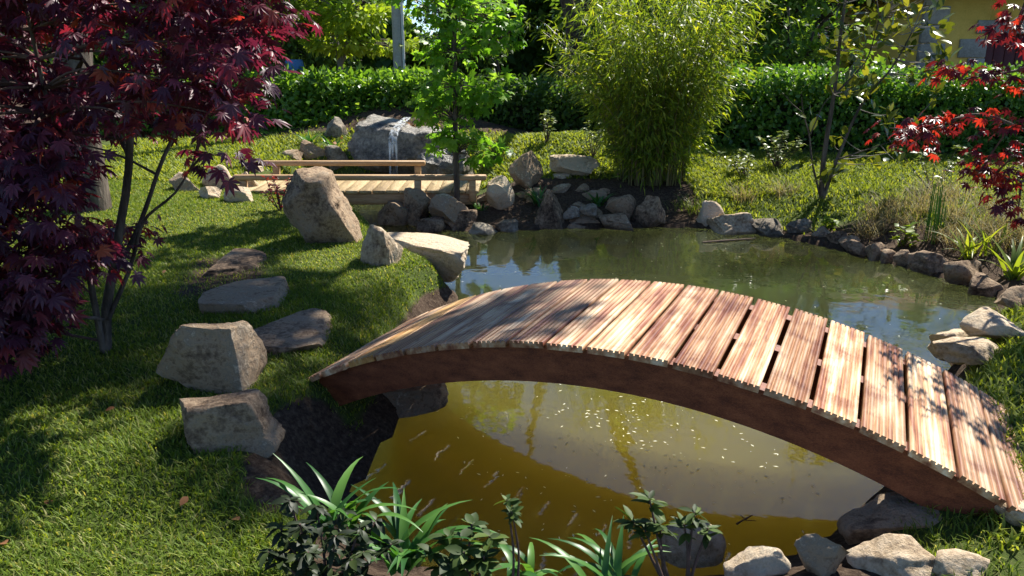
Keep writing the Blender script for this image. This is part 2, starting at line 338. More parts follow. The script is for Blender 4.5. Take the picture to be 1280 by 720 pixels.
def mat_ground():
    m, nt, out = nodes('ground'); L = nt.links.new
    tc = N_(nt, 'ShaderNodeTexCoord'); at = N_(nt, 'ShaderNodeAttribute', attribute_name='rnd')
    n1 = N_(nt, 'ShaderNodeTexNoise', Scale=3, Detail=8, Roughness=.65); L(tc.outputs['Object'], n1.inputs['Vector'])
    n2 = N_(nt, 'ShaderNodeTexNoise', Scale=38, Detail=8, Roughness=.75); L(tc.outputs['Object'], n2.inputs['Vector'])
    g = ramp(nt, n2.outputs[0], [(.3, (.035, .05, .012)), (.5, (.07, .10, .02)), (.7, (.11, .12, .04))])
    s = ramp(nt, n2.outputs[0], [(.3, (.022, .013, .009)), (.48, (.065, .042, .028)), (.62, (.12, .085, .058)), (.75, (.26, .21, .15))])
    ad = N_(nt, 'ShaderNodeMath', operation='MULTIPLY_ADD'); L(n1.outputs[0], ad.inputs[0]); ad.inputs[1].default_value = .5
    sb = N_(nt, 'ShaderNodeMath', operation='SUBTRACT'); L(at.outputs['Fac'], sb.inputs[0]); sb.inputs[1].default_value = .25; L(sb.outputs[0], ad.inputs[2])
    st = ramp(nt, ad.outputs[0], [(.38, (0, 0, 0)), (.62, (1, 1, 1))])
    mx = N_(nt, 'ShaderNodeMix', data_type='RGBA'); L(st, mx.inputs[0]); L(g, mx.inputs[6]); L(s, mx.inputs[7])
    p = N_(nt, 'ShaderNodeBsdfPrincipled', Roughness=.95); p.inputs['Specular IOR Level'].default_value = .15; L(mx.outputs[2], p.inputs['Base Color'])
    bp = N_(nt, 'ShaderNodeBump', Strength=.8, Distance=.03); L(n2.outputs[0], bp.inputs['Height']); L(bp.outputs[0], p.inputs['Normal'])
    L(p.outputs[0], out.inputs[0]); return m
def mat_water():
    m, nt, out = nodes('murky_water'); L = nt.links.new
    tc = N_(nt, 'ShaderNodeTexCoord')
    n1 = N_(nt, 'ShaderNodeTexNoise', Scale=.7, Detail=3); L(tc.outputs['Object'], n1.inputs['Vector'])
    n2 = N_(nt, 'ShaderNodeTexNoise', Scale=5, Detail=3, Roughness=.5); L(tc.outputs['Object'], n2.inputs['Vector'])
    p = N_(nt, 'ShaderNodeBsdfPrincipled', Roughness=.03, IOR=1.33)
    p.inputs['Specular IOR Level'].default_value = 1.0
    sx = N_(nt, 'ShaderNodeSeparateXYZ'); L(tc.outputs['Object'], sx.inputs[0])
    ad = N_(nt, 'ShaderNodeMath', operation='MULTIPLY_ADD'); L(n1.outputs[0], ad.inputs[0]); ad.inputs[1].default_value = 1.2; L(sx.outputs[1], ad.inputs[2])
    mr = N_(nt, 'ShaderNodeMapRange'); mr.inputs[1].default_value = 3.6; mr.inputs[2].default_value = 5.6; L(ad.outputs[0], mr.inputs[0])
    L(ramp(nt, mr.outputs[0], [(0, (.155, .118, .015)), (1, (.042, .048, .018))]), p.inputs['Base Color'])     # ochre silt in the shallows
    p.inputs['Subsurface Weight'].default_value = 1.0; p.inputs['Subsurface Radius'].default_value = (1.0, .85, .5); p.inputs['Subsurface Scale'].default_value = 10.0
    bp = N_(nt, 'ShaderNodeBump', Strength=.10, Distance=.02); L(n2.outputs[0], bp.inputs['Height']); L(bp.outputs[0], p.inputs['Normal'])
    L(p.outputs[0], out.inputs[0]); return m
def mat_plank():
    """stained decking with worn pale streaks, whitened to look sunlit, each board its own tone"""
    m, nt, out = nodes('grooved_decking'); L = nt.links.new
    tc = N_(nt, 'ShaderNodeTexCoord'); oi = N_(nt, 'ShaderNodeObjectInfo')
    ad = N_(nt, 'ShaderNodeVectorMath', operation='MULTIPLY_ADD'); L(oi.outputs['Random'], ad.inputs[0]); ad.inputs[1].default_value = (13, 7, 9); L(tc.outputs['Object'], ad.inputs[2])
    mp = N_(nt, 'ShaderNodeMapping'); mp.inputs['Scale'].default_value = (22, 1.6, 20); L(ad.outputs[0], mp.inputs[0])
    n1 = N_(nt, 'ShaderNodeTexNoise', Scale=1, Detail=5, Roughness=.6); L(mp.outputs[0], n1.inputs['Vector'])
    n2 = N_(nt, 'ShaderNodeTexNoise', Scale=5, Detail=5, Roughness=.6, Distortion=.4); L(ad.outputs[0], n2.inputs['Vector'])
    c1 = ramp(nt, n1.outputs[0], [(.24, (.16, .05, .028)), (.38, (.30, .125, .075)), (.5, (.52, .31, .17)), (.62, (.72, .55, .37)), (.74, (.84, .74, .57))])  # palest stops carry the white of sunlit boards besides the wear
    c2 = ramp(nt, n1.outputs[0], [(.3, (.32, .14, .04)), (.5, (.52, .29, .10)), (.7, (.64, .46, .22))])
    gt = N_(nt, 'ShaderNodeMath', operation='GREATER_THAN'); L(oi.outputs['Random'], gt.inputs[0]); gt.inputs[1].default_value = .82
    mx = N_(nt, 'ShaderNodeMix', data_type='RGBA'); L(gt.outputs[0], mx.inputs[0]); L(c1, mx.inputs[6]); L(c2, mx.inputs[7])
    st = ramp(nt, n2.outputs[0], [(.32, (.34, .16, .13)), (.50, (1, 1, 1)), (1, (1, 1, 1))])
    mu = N_(nt, 'ShaderNodeMix', data_type='RGBA', blend_type='MULTIPLY'); mu.inputs[0].default_value = .8; L(mx.outputs[2], mu.inputs[6]); L(st, mu.inputs[7])
    p = N_(nt, 'ShaderNodeBsdfPrincipled', Roughness=.42); p.inputs['Specular IOR Level'].default_value = .32; wr = N_(nt, 'ShaderNodeTexWhiteNoise', noise_dimensions='1D'); L(oi.outputs['Random'], wr.inputs['W'])
    tone = ramp(nt, wr.outputs[0], [(0, (.52, .42, .36)), (.5, (.86, .82, .78)), (1, (1.1, 1.08, 1.02))])
    m3 = N_(nt, 'ShaderNodeMix', data_type='RGBA', blend_type='MULTIPLY'); m3.inputs[0].default_value = 1; L(mu.outputs[2], m3.inputs[6]); L(tone, m3.inputs[7])
    L(m3.outputs[2], p.inputs['Base Color'])
    rr = ramp(nt, n1.outputs[0], [(.3, (.34, .34, .34)), (.7, (.55, .55, .55))]); L(rr, p.inputs['Roughness'])
    bp = N_(nt, 'ShaderNodeBump', Strength=.25, Distance=.004); L(n1.outputs[0], bp.inputs['Height']); L(bp.outputs[0], p.inputs['Normal'])
    L(p.outputs[0], out.inputs[0]); return m
def mat_fall():
    m, nt, out = nodes('falling_water'); L = nt.links.new
    tc = N_(nt, 'ShaderNodeTexCoord'); mp = N_(nt, 'ShaderNodeMapping'); mp.inputs['Scale'].default_value = (30, 30, 2); L(tc.outputs['Object'], mp.inputs[0])
    n = N_(nt, 'ShaderNodeTexNoise', Scale=1, Detail=4); L(mp.outputs[0], n.inputs['Vector'])
    p = N_(nt, 'ShaderNodeBsdfPrincipled', Roughness=.15, IOR=1.33); p.inputs['Base Color'].default_value = (.75, .78, .8, 1)
    t = N_(nt, 'ShaderNodeBsdfTransparent'); mx = N_(nt, 'ShaderNodeMixShader')
    L(ramp(nt, n.outputs[0], [(.42, (0, 0, 0)), (.72, (.8, .8, .8))]), mx.inputs[0]); L(t.outputs[0], mx.inputs[1]); L(p.outputs[0], mx.inputs[2])
    L(mx.outputs[0], out.inputs[0]); return m
M['ground'] = mat_ground(); M['water'] = mat_water(); M['plank'] = mat_plank(); M['fall'] = mat_fall()

# ------------------------------------------------------------------ the ground and the pond
def soil_mask(x, y, d):
    s = sst(.16, .05, d)                                                    # bare rim of the pond
    s = np.maximum(s, .9 * sst(.75, .5, d) * sst(2.7, 2.4, y) * sst(-.75, -.6, x) * sst(1.35, 1.2, x))   # foreground bed
    s = np.maximum(s, sst(.24, .15, np.hypot((x + .82) / 1.0, (y - 2.85) / 2.4)))                             # under the bridge's left end
    s = np.maximum(s, sst(-.9, -.7, x) * sst(2.2, 1.9, x) * sst(7.8, 7.9, y) * sst(9.35, 9.0, y))          # far bed with the stones
    s = np.maximum(s, .8 * sst(2.6, 2.9, x) * sst(.95, .6, d) * sst(4.6, 5, y) * sst(8.0, 7.4, y))         # right bed
    s = np.maximum(s, sst(11.2, 11.8, y) * sst(3.4, 2.6, x) * .7)
    s = np.maximum(s, sst(.42, .2, np.abs((x + 1.95) - .27 * (5.2 - y))) * sst(4.4, 4.7, y) * sst(5.9, 5.5, y) * .62)   # worn earth round the steps
    s = np.maximum(s, sst(10.3, 11.2, y) * sst(3., 4., x) * .7)
    return s
def spaced(lo, a, b, hi, step):
    mid = np.arange(a, b + step / 2, step); k = np.arange(1, 15)
    g = step * 1.55 ** k.cumsum() if False else step * (1.6 ** k) 
    L = a - np.cumsum(g); R = b + np.cumsum(g)
    L = np.concatenate([L[L > lo], [lo]])[::-1]; R = np.concatenate([R[R < hi], [hi]])
    return np.concatenate([L, mid, R])
xs = spaced(-300, -6.2, 7.2, 300, .055); ys = spaced(-60, .6, 12.5, 600, .055)
X, Y = np.meshgrid(xs, ys); D = pond_sd(X, Y); Z = gz(X, Y, D)
nx, ny = len(xs), len(ys)
idx = np.arange(nx * ny).reshape(ny, nx)
Fq = np.stack([idx[:-1, :-1], idx[:-1, 1:], idx[1:, 1:], idx[1:, :-1]], -1).reshape(-1, 4)
g = G(); g.add(np.stack([X, Y, Z], -1).reshape(-1, 3), Fq, soil_mask(X, Y, D).ravel())
tag(g.build('ground', M['ground'], smooth=True), 'garden ground of lawn and bare earth around the pond', kind='structure')

bm = bmesh.new()
cen = POND.mean(0); n = len(POND)
nrm = []
for i in range(n):
    e = POND[(i + 1) % n] - POND[i - 1]; e = np.array([e[1], -e[0]]); e = e / np.linalg.norm(e)
    t = POND[i] + .08 * e
    if pond_sd(np.array([t[0]]), np.array([t[1]]))[0] < 0: e = -e
    nrm.append(POND[i] + .14 * e)
top = [bm.verts.new((p[0], p[1], 0)) for p in nrm]; bot = [bm.verts.new((p[0], p[1], -2.2)) for p in nrm]
bm.faces.new(top); bm.faces.new(bot[::-1])
for i in range(n): bm.faces.new((top[i], bot[i], bot[(i + 1) % n], top[(i + 1) % n]))
bmesh.ops.recalc_face_normals(bm, faces=bm.faces[:])
me = bpy.data.meshes.new('pond_water'); bm.to_mesh(me); bm.free(); me.materials.append(M['water'])
w = bpy.data.objects.new('pond_water', me); C.objects.link(w)
tag(w, 'murky ochre green water of the garden pond', kind='structure')

# ------------------------------------------------------------------ arched bridge
BD, BR, BI0, BW = .165, 3.023, 8.63, .99
BC = np.array([.373, 2.778, HC - 1.0645]); BTH = math.radians(-24.5)
bu = np.array([math.cos(BTH), math.sin(BTH), 0]); bv = np.array([-math.sin(BTH), math.cos(BTH), 0])
def arc(i, dr=0.0):                    # point on the deck line (near edge) at plank seam i, dr below the top
    a = (i - BI0) * BD / BR; r = BR - dr
    return BC + bu * r * math.sin(a) + np.array([0, 0, r * math.cos(a) - BR]), a
rs = np.random.RandomState(3)
root = thing('arched_bridge', (BC[0], BC[1], .3), 'arched red brown wooden footbridge with grooved planks over the pond', 'bridge')
PW = .146; nr = 7; prof = []
rw = PW / (nr + (nr - 1) * .36)
x = -PW / 2
for k in range(nr):
    prof += [(x, 0), (x + rw, 0)]; x += rw
    if k < nr - 1: prof += [(x + rw * .05, -.008), (x + rw * .31, -.008)]; x += rw * .36
prof = [(-PW / 2, -.027)] + prof + [(PW / 2, -.027)]
pf = np.array(prof); npf = len(pf); gpl = G()
V = np.array([(p[0], yy, p[1]) for yy in (0, BW) for p in pf])
gpl.add(V, [(k, (k + 1) % npf, npf + (k + 1) % npf, npf + k) for k in range(npf)])
gpl.add(V, [tuple(range(npf))[::-1]]); gpl.add(V, [tuple(npf + k for k in range(npf))])
plank_me = gpl.mesh('plank', M['plank'])
bm = bmesh.new(); bm.from_mesh(plank_me); bmesh.ops.recalc_face_normals(bm, faces=bm.faces[:]); bm.to_mesh(plank_me); bm.free()
for k in range(-1, 19):
    P, a = arc(k + .5); o = bpy.data.objects.new('plank', plank_me); C.objects.link(o); o.parent = root
    Zp = bu * math.sin(a) + np.array([0, 0, math.cos(a)]); Xp = bu * math.cos(a) - np.array([0, 0, math.sin(a)])
    P = P + bv * rs.uniform(-.008, .004) - np.array(root.location) + Zp * rs.uniform(-.001, .001)
    if k > 9: Xp = Xp + bv * rs.normal() * .006
    o.matrix_local = Matrix([(Xp[i], bv[i], Zp[i], P[i]) for i in range(3)] + [(0, 0, 0, 1)])
def beam(off, th, name):
    g = G(); n = 44; sec = []
    for q in range(n):
        i = -.75 + (18.8 + .45) * q / (n - 1)
        e = 0.0
        A, _ = arc(i, .0275); B, _ = arc(i + (-.0 if 0 < q < n - 1 else (.25 if q == 0 else -.25)), .0275 + .155)
        sec.append([A + bv * off, A + bv * (off + th), B + bv * (off + th), B + bv * off])
    V = np.array(sec).reshape(-1, 3); F = []
    for q in range(n - 1):
        for k in range(4): F.append((4 * q + k, 4 * q + (k + 1) % 4, 4 * q + 4 + (k + 1) % 4, 4 * q + 4 + k))
    F += [(3, 2, 1, 0), (4 * n - 4, 4 * n - 3, 4 * n - 2, 4 * n - 1)]
    g.add(V, F); o = g.build(name, M['beam'], root, smooth=True, sharp=30); return o
for off in (.035, .46, BW - .105): beam(off, .07, 'arched_beam')

# ------------------------------------------------------------------ rocks
_ico = {}
def ico(n):
    if n not in _ico:
        bm = bmesh.new(); bmesh.ops.create_icosphere(bm, subdivisions=n, radius=1)
        _ico[n] = (np.array([v.co[:] for v in bm.verts]), np.array([[v.index for v in f.verts] for f in bm.faces])); bm.free()
    return _ico[n]
def rock_mesh(seed, size, sub=4, cuts=11, rough=.075, planes=(), rot=0.0, tilt=(0, 0), squareness=1.0):
    rs = np.random.RandomState(seed); v, f = ico(sub); v = v.copy()
    v = np.sign(v) * np.abs(v) ** (1 / (1 + .25 * squareness)); v *= .92
    for _ in range(cuts + 5):
        nn = rs.normal(size=3); nn[2] *= .8; nn /= np.linalg.norm(nn); dd = rs.uniform(.40, .80)
        v -= nn * np.maximum(0, v @ nn - dd)[:, None] * .985
    for (a, b, c, dd) in planes:
        nn = np.array([a, b, c], float); nn /= np.linalg.norm(nn); v -= nn * np.maximum(0, v @ nn - dd)[:, None] * .97
    r = v / (np.linalg.norm(v, axis=1)[:, None] + 1e-9)
    hf = snoise(v, 5., 4, seed * .7) + .5 * snoise(v, 19., 3, seed * .3); v += r * (snoise(v, 2.0, 2, seed * .37) * rough * 1.3 + hf * rough * .55 - np.maximum(0, np.abs(snoise(v, 3.1, 2, seed * .9)) * -1 + .12) * rough * 4)[:, None]
    lo, hi = v.min(0), v.max(0); v = (v - (lo + hi) / 2) / (hi - lo); v[:, 2] += .5
    v *= np.asarray(size)
    for ax, an in ((0, tilt[0]), (1, tilt[1])):
        ca, sa = math.cos(an), math.sin(an); i, j = ((1, 2) if ax == 0 else (2, 0)); a, b = v[:, i].copy(), v[:, j].copy(); v[:, i] = a * ca - b * sa; v[:, j] = a * sa + b * ca
    ca, sa = math.cos(rot), math.sin(rot); a, b = v[:, 0].copy(), v[:, 1].copy(); v[:, 0] = a * ca - b * sa; v[:, 1] = a * sa + b * ca
    return v, f
nrock = [0]
def rock(bb, label, m='rock', group=None, depth=.8, z=None, name='boulder', cat='boulder', bury=.42, D=None, **kw):
    """bb: the stone's box in the photograph; it stands where its foot meets the ground"""
    x0, y0, x1, y1 = bb; xc = (x0 + x1) / 2; nrock[0] += 1
    if D is not None: P = pz(xc, y1, D)
    elif z is None: P = hit(xc, y1)
    else: P = pdz(xc, y1, z)
    dist = math.hypot(P[1], HC - P[2]); w = (x1 - x0) / F_PX * dist * 1.02; dp = w * depth
    dep = math.atan2(HC - P[2], P[1])
    h = max(((y1 - y0) / F_PX * dist - .55 * dp * math.sin(dep)) / math.cos(dep), w * .16)
    hb = h * (1 + bury)
    seed = kw.pop('seed', nrock[0] * 7 + 1); sub = kw.pop('sub', 5 if w > .38 else 4 if w > .16 else 3)
    v, f = rock_mesh(seed, (w, dp, hb), sub, **kw)
    loc = P + np.array([0, dp * .42, -h * bury])
    g = G(); g.add(v + loc, f)
    o = bpy.data.objects.new(name, None); bpy.data.objects.remove(o)
    me = g.mesh(name, M[m], loc, True, 50); o = bpy.data.objects.new(name, me); C.objects.link(o); o.location = loc
    return tag(o, label, cat, group)
# left lawn
rock((355, 207, 452, 306), 'big leaning tan boulder with flat sunlit top beside the footbridge', 'rock', depth=.75, seed=16, cuts=6, planes=((.92, -.12, .38, .34), (-.8, -.45, .5, .62), (.12, -.12, 1, .62), (-.3, -1, -.08, .5)), tilt=(.05, -.05), bury=.25)
rock((447, 277, 501, 332), 'pale upright stone between the leaning boulder and the water', 'rock_pale', depth=.9, seed=31, cuts=9)
v, f = rock_mesh(22, (1.15, .42, .30), 5, cuts=6, planes=((0, 0, 1, .25), (0, -1, .3, .5)), rot=-.74, rough=.07); loc = np.array([-.70, 6.02, .07]); g = G(); g.add(v + loc, f)
o = bpy.data.objects.new('boulder', g.mesh('boulder', M['rock_pale'], loc, True, 38)); C.objects.link(o); o.location = loc; tag(o, 'long pale slab of rock jutting from the lawn into the pond', 'boulder')
rock((194, 391, 311, 492), 'large dark brown boulder standing on the shaded lawn by the steps', 'rock', depth=.75, seed=44, cuts=6, planes=((0, -1, .12, .6), (1, -.1, .1, .7), (-.75, -.3, .5, .72), (0, .1, 1, .66)), squareness=1.5)
rock((214, 489, 337, 567), 'low brown boulder with a broken front below the dark boulder', 'rock', depth=.8, seed=52, cuts=9, planes=((0, 0, 1, .6),))
for (a_, b_, lab, sd, hh) in (((244, 312), (340, 336), 'top flat step stone in shade, farthest from the bridge', 61, .1), ((258, 346), (368, 376), 'middle flat step stone set between the other two steps', 62, .1), ((304, 388), (419, 428), 'lowest flat step stone, pale and sunlit, nearest the bridge', 63, .1)):
    zt = float(gz(np.array([pdz(a_[0], a_[1], .34)[0] + .2]), np.array([pdz(a_[0], a_[1], .34)[1]]))[0]) + .055; A, B = pdz(a_[0], a_[1], zt), pdz(b_[0], b_[1], zt); w = (b_[0] - a_[0]) / F_PX * A[1] * .98; dp = A[1] - B[1]
    v, f = rock_mesh(sd, (w, dp * 1.25, hh + .1), 5, cuts=6, planes=((0, 0, 1, .30), (0, -1, .1, .6)), rough=.05, rot=-.08)
    loc = np.array([pdz((a_[0] + b_[0]) / 2, (a_[1] + b_[1]) / 2, zt)[0], (A[1] + B[1]) / 2, zt - hh - .1]); g = G(); g.add(v + loc, f)
    o = bpy.data.objects.new('step_stone', g.mesh('step_stone', M['rock'], loc, True, 38)); C.objects.link(o); o.location = loc; tag(o, lab, 'step stone', 'stone steps in the lawn')
rock((462, 476, 562, 520), 'dark bank rock tucked under the bridge beside the water', 'rock', depth=.6, seed=71, z=.0, rot=.6, cuts=9, planes=((0, 0, 1, .5),))
# far bank, left to right
FB = 'stones along the far bank'
for bb, lab, m, kw in (
    ((470, 250, 512, 283), 'rounded dark stone at the left end of the far bank, by the inlet', 'rock', {}),
    ((504, 234, 538, 283), 'tall narrow leaning stone in front of the footbridge post', 'rock', dict(depth=.7)),
    ((535, 240, 585, 272), 'broad sloping brown stone at the foot of the young green tree', 'rock', dict(z=.14)),
    ((550, 260, 596, 288), 'rounded tan stone at the waterline below the sloping brown stone', 'rock', {}),
    ((520, 271, 556, 291), 'small flat pale topped stone at the water, beside the rounded tan stone', 'rock', dict(planes=((0, 0, 1, .5),))),
    ((584, 277, 623, 294), 'low flat dark stone lying in the water, right of the rounded tan stone', 'rock_grey', {}),
    ((619, 272, 648, 291), 'small dark stone at the water between the low flat and pointed stones', 'rock_grey', {}),
    ((608, 219, 643, 252), 'pale sunlit stone on the bank left of the dark leafy clump', 'rock_pale', dict(z=.25)),
    ((636, 189, 680, 233), 'big upright brown boulder at the top of the bank beside the slab', 'rock', dict(z=.34)),
    ((666, 237, 706, 287), 'tall pointed tan stone standing at the far waterline', 'rock', dict(depth=.6, planes=((.8, -.2, .5, .5), (-.8, -.2, .5, .5)), seed=141, cuts=5)),
    ((701, 266, 751, 286), 'long low dark stone at the water right of the pointed stone', 'rock', {}),
    ((749, 265, 793, 290), 'sloping brown stone at the water in front of the bamboo', 'rock', {}),
    ((758, 243, 798, 271), 'squarish dark stone in the bamboo shade, behind the sloping stone', 'rock', dict(z=.12)),
    ((792, 243, 834, 280), 'dark upright stone at the right foot of the bamboo', 'rock', dict(z=.06)),
    ((704, 257, 726, 271), 'small grey stone just right of the pointed stone top', 'rock_grey', dict(z=.12)),
    ((724, 254, 748, 267), 'small grey stone between the small grey and squarish stones', 'rock_grey', dict(z=.16)),
    ((688, 193, 750, 217), 'pale flat slab laid on the bank left of the bamboo', 'rock_pale', dict(z=.42, planes=((0, 0, 1, .4),))),
    ((688, 216, 716, 230), 'small flat sunlit stone below the pale slab', 'rock_pale', dict(z=.30, planes=((0, 0, 1, .4),)))):
    rock(bb, lab, m, FB, name='bank_stone', cat='stone', **kw)
rs = np.random.RandomState(8)
for k in range(16):
    px_, py_ = rs.uniform(600, 760), rs.uniform(238, 272); s = rs.uniform(7, 15)
    rock((px_ - s, py_ - s * .9, px_ + s, py_ + 2), 'small dark rubble stone in the earth of the far bank', 'rock', 'rubble in the far bank', name='rubble_stone', cat='stone')
# right bank
for bb, lab, m, kw in (
    ((873, 250, 907, 280), 'upright pale topped stone where the right lawn meets the pond', 'rock_pale', {}),
    ((892, 262, 951, 294), 'large rounded tan stone at the edge of the right lawn', 'rock_pale', {}),
    ((945, 272, 992, 298), 'flat dark stone in the magnolia shadow at the water', 'rock_grey', {}),
    ((985, 271, 1019, 292), 'dark flat stone behind the magnolia shadow, at the lawn edge', 'rock_grey', {}),
    ((1184, 321, 1239, 354), 'large tan boulder on the pond rim beside the yellow green plant', 'rock', {}),
    ((1214, 341, 1256, 371), 'small blocky tan stone in front of the large rim boulder', 'rock', {}),
    ((1252, 357, 1300, 386), 'brown stone half in shade below the bright strap leaves', 'rock', {}),
    ((1220, 386, 1300, 426), 'large pale boulder at the back of the group near the bridge', 'rock_pale', {}),
    ((1168, 403, 1243, 453), 'tan boulder at the water end of the group near the bridge', 'rock_pale', {}),
    ((1188, 423, 1267, 458), 'flat topped bright stone in front of the group near the bridge', 'rock_pale', dict(planes=((0, 0, 1, .55),)))):
    rock(bb, lab, m, name='bank_stone', cat='stone', group='stones around the right bank', **kw)
for bb in ((1017, 281, 1043, 297), (1037, 286, 1062, 305), (1051, 293, 1075, 312), (1062, 299, 1094, 324), (1086, 301, 1114, 326), (1103, 311, 1124, 330), (1120, 311, 1144, 331), (1136, 314, 1160, 335), (1149, 314, 1190, 343)):
    rock(bb, 'small tan stone in the row edging the pond below the dry grasses', 'rock', 'row of edging stones', name='edging_stone', cat='stone')
# near bank
rock((828, 650, 908, 712), 'upright mossy grey stone behind the small leafy sprig in front', 'rock_pale', depth=.6, seed=211, cuts=12)
rock((914, 684, 990, 726), 'low rounded stone at the near waterline beside the mossy stone', 'rock_pale', depth=.6, seed=212, cuts=12)
rock((1072, 628, 1275, 694), 'long flat tan rock under the low right end of the bridge', 'rock', depth=.45, seed=203, planes=((0, 0, 1, .45),), cuts=6, z=.16, bury=.9)
rock((1085, 679, 1190, 735), 'bright sunlit angular rock below the long flat rock', 'rock_pale', depth=.8, seed=204)
rock((1180, 697, 1246, 735), 'small pale stone beside the angular rock in the grass', 'rock_pale', depth=.8, seed=205)
rock((1262, 628, 1330, 668), 'small tan stone against the right end of the bridge planks', 'rock_pale', depth=.8, seed=206)
rock((1000, 672, 1062, 724), 'brown stone half in the bridge shadow at the near shore', 'rock', depth=.7, seed=213, cuts=12)
# back left, round the waterfall
rock((432, 142, 566, 200), 'broad grey waterfall boulder with a thin stream running over it', 'rock_wet', name='waterfall_boulder', depth=.7, seed=301, D=10.6, cuts=4, planes=((0, -.35, 1, .45),), bury=.6)
rock((520, 180, 590, 218), 'sloping grey rock at the right foot of the waterfall', 'rock_wet', depth=.7, seed=302, D=10.1)
for bb, lab, D_, m in (((352, 187, 376, 205), 'small pinkish rock at the left end of the waterfall pool', 10.4, 'rock'), ((371, 175, 408, 205), 'rounded brown rock left of the waterfall pool', 10.6, 'rock'),
    ((402, 181, 434, 205), 'dark low rock touching the left side of the waterfall boulder', 10.6, 'rock_grey'), ((404, 146, 434, 178), 'grey stone perched on the bank above the pool', 11.4, 'rock_grey'),
    ((305, 200, 326, 216), 'small white stone at the far left end of the footbridge rail', 9.6, 'rock_pale'), ((276, 231, 313, 254), 'pale stone at the lawn edge left of the footbridge', 8.6, 'rock_pale'),
    ((244, 232, 272, 250), 'tan stone at the lawn edge under the maple branches', 8.5, 'rock_pale'), ((248, 205, 290, 236), 'large pale stone behind the maple twigs on the back bank', 9.2, 'rock_pale'),
    ((296, 214, 322, 236), 'tan stone tucked beside the footbridge end', 9.1, 'rock_pale'), ((208, 214, 246, 240), 'brown stone on the back bank near the large tree trunk', 9.1, 'rock')):
    rock(bb, lab, m, 'stones on the back left bank', D=D_ if D_ > 10 else None, name='bank_stone', cat='stone')
rs = np.random.RandomState(4); g = G(); wf = bpy.data.objects['waterfall_boulder']
rv = np.array([v.co[:] for v in wf.data.vertices]) + np.array(wf.location)
xc = pz(491, 170, 10.8)[0]
for k in range(3):
    xo = xc + rs.uniform(-.05, .05); wd = rs.uniform(.035, .06); q = rv[np.abs(rv[:, 0] - xo) < .10]; L = []
    for yy in np.linspace(q[:, 1].max() - .15, q[:, 1].min() + .05, 7):
        c = q[np.abs(q[:, 1] - yy) < .10]
        if len(c): L.append((xo + .25 * (yy - q[:, 1].min()) , yy, c[:, 2].max() + .02))
    yf = q[:, 1].min(); L += [(xo, yf - .05, L[-1][2] - .08), (xo, yf - .09, .6), (xo, yf - .10, .3), (xo, yf - .10, .01)]
    L = smoothline(L, 18); V = []
    for p in L: V += [p + np.array([-wd, k * .012, 0]), p + np.array([0, -.02 + k * .012, 0]), p + np.array([wd, k * .012, 0])]
    g.add(V, [(3 * q_ + c, 3 * q_ + c + 1, 3 * q_ + c + 4, 3 * q_ + c + 3) for q_ in range(17) for c in (0, 1)])
tag(g.build('waterfall', M['fall'], smooth=True), 'thin trickle of water falling over the grey boulder', 'waterfall')

# ------------------------------------------------------------------ low footbridge at the back
fb = thing('low_footbridge', (-1.6, 8.75, .2), 'low yellowish plank footbridge with two low rails at the back inlet', 'footbridge')
zdk = .36; FX0, FX1 = -3.05, -.33
gb = G(); box(gb, (0, 0, 0), (.134, .92, .035), bevel=.006); me = gb.mesh('plank', M['deck'])
k = 0; x = FX0 + .07; rs = np.random.RandomState(2)
while x < FX1 - .05:
    o = bpy.data.objects.new('plank', me); C.objects.link(o); o.parent = fb; o.location = (x + 1.6, 8.80 - 8.75 + rs.uniform(-.01, .01), zdk - .0175 - .2 + rs.uniform(-.002, .002)); o.rotation_euler[2] = rs.normal() * .008
    x += .142
for yy in (8.42, 9.18): gg = G(); box(gg, ((FX0 + FX1) / 2, yy, zdk - .10), (FX1 - FX0 - .1, .08, .12), bevel=.008); gg.build('joist', M['rail'], fb)
gg = G(); box(gg, ((-2.95 - .27) / 2, 8.36, zdk + .135), (2.68, .09, .055), bevel=.01); gg.build('rail', M['rail'], fb)
gg = G(); box(gg, ((-2.95 - 1.02) / 2, 9.24, zdk + .17), (1.95, .09, .055), bevel=.01); gg.build('rail', M['rail'], fb)
for (xx, yy, hh) in ((-2.85, 8.36, .107), (-1.0, 8.36, .107), (-.42, 8.36, .107), (-2.75, 9.24, .142), (-1.1, 9.24, .142)):
    gg = G(); box(gg, (xx, yy, zdk + hh / 2 - .06), (.07, .07, hh + .12), bevel=.006); gg.build('post', M['rail'], fb)
for (xx, yy) in ((-2.3, 8.5), (-.8, 8.5), (-2.3, 9.1), (-.8, 9.1)):
    gg = G(); tube(gg, [(xx, yy, zdk - .17), (xx, yy, -.35)], [.05, .05], 8); gg.build('pile', M['rail'], fb)

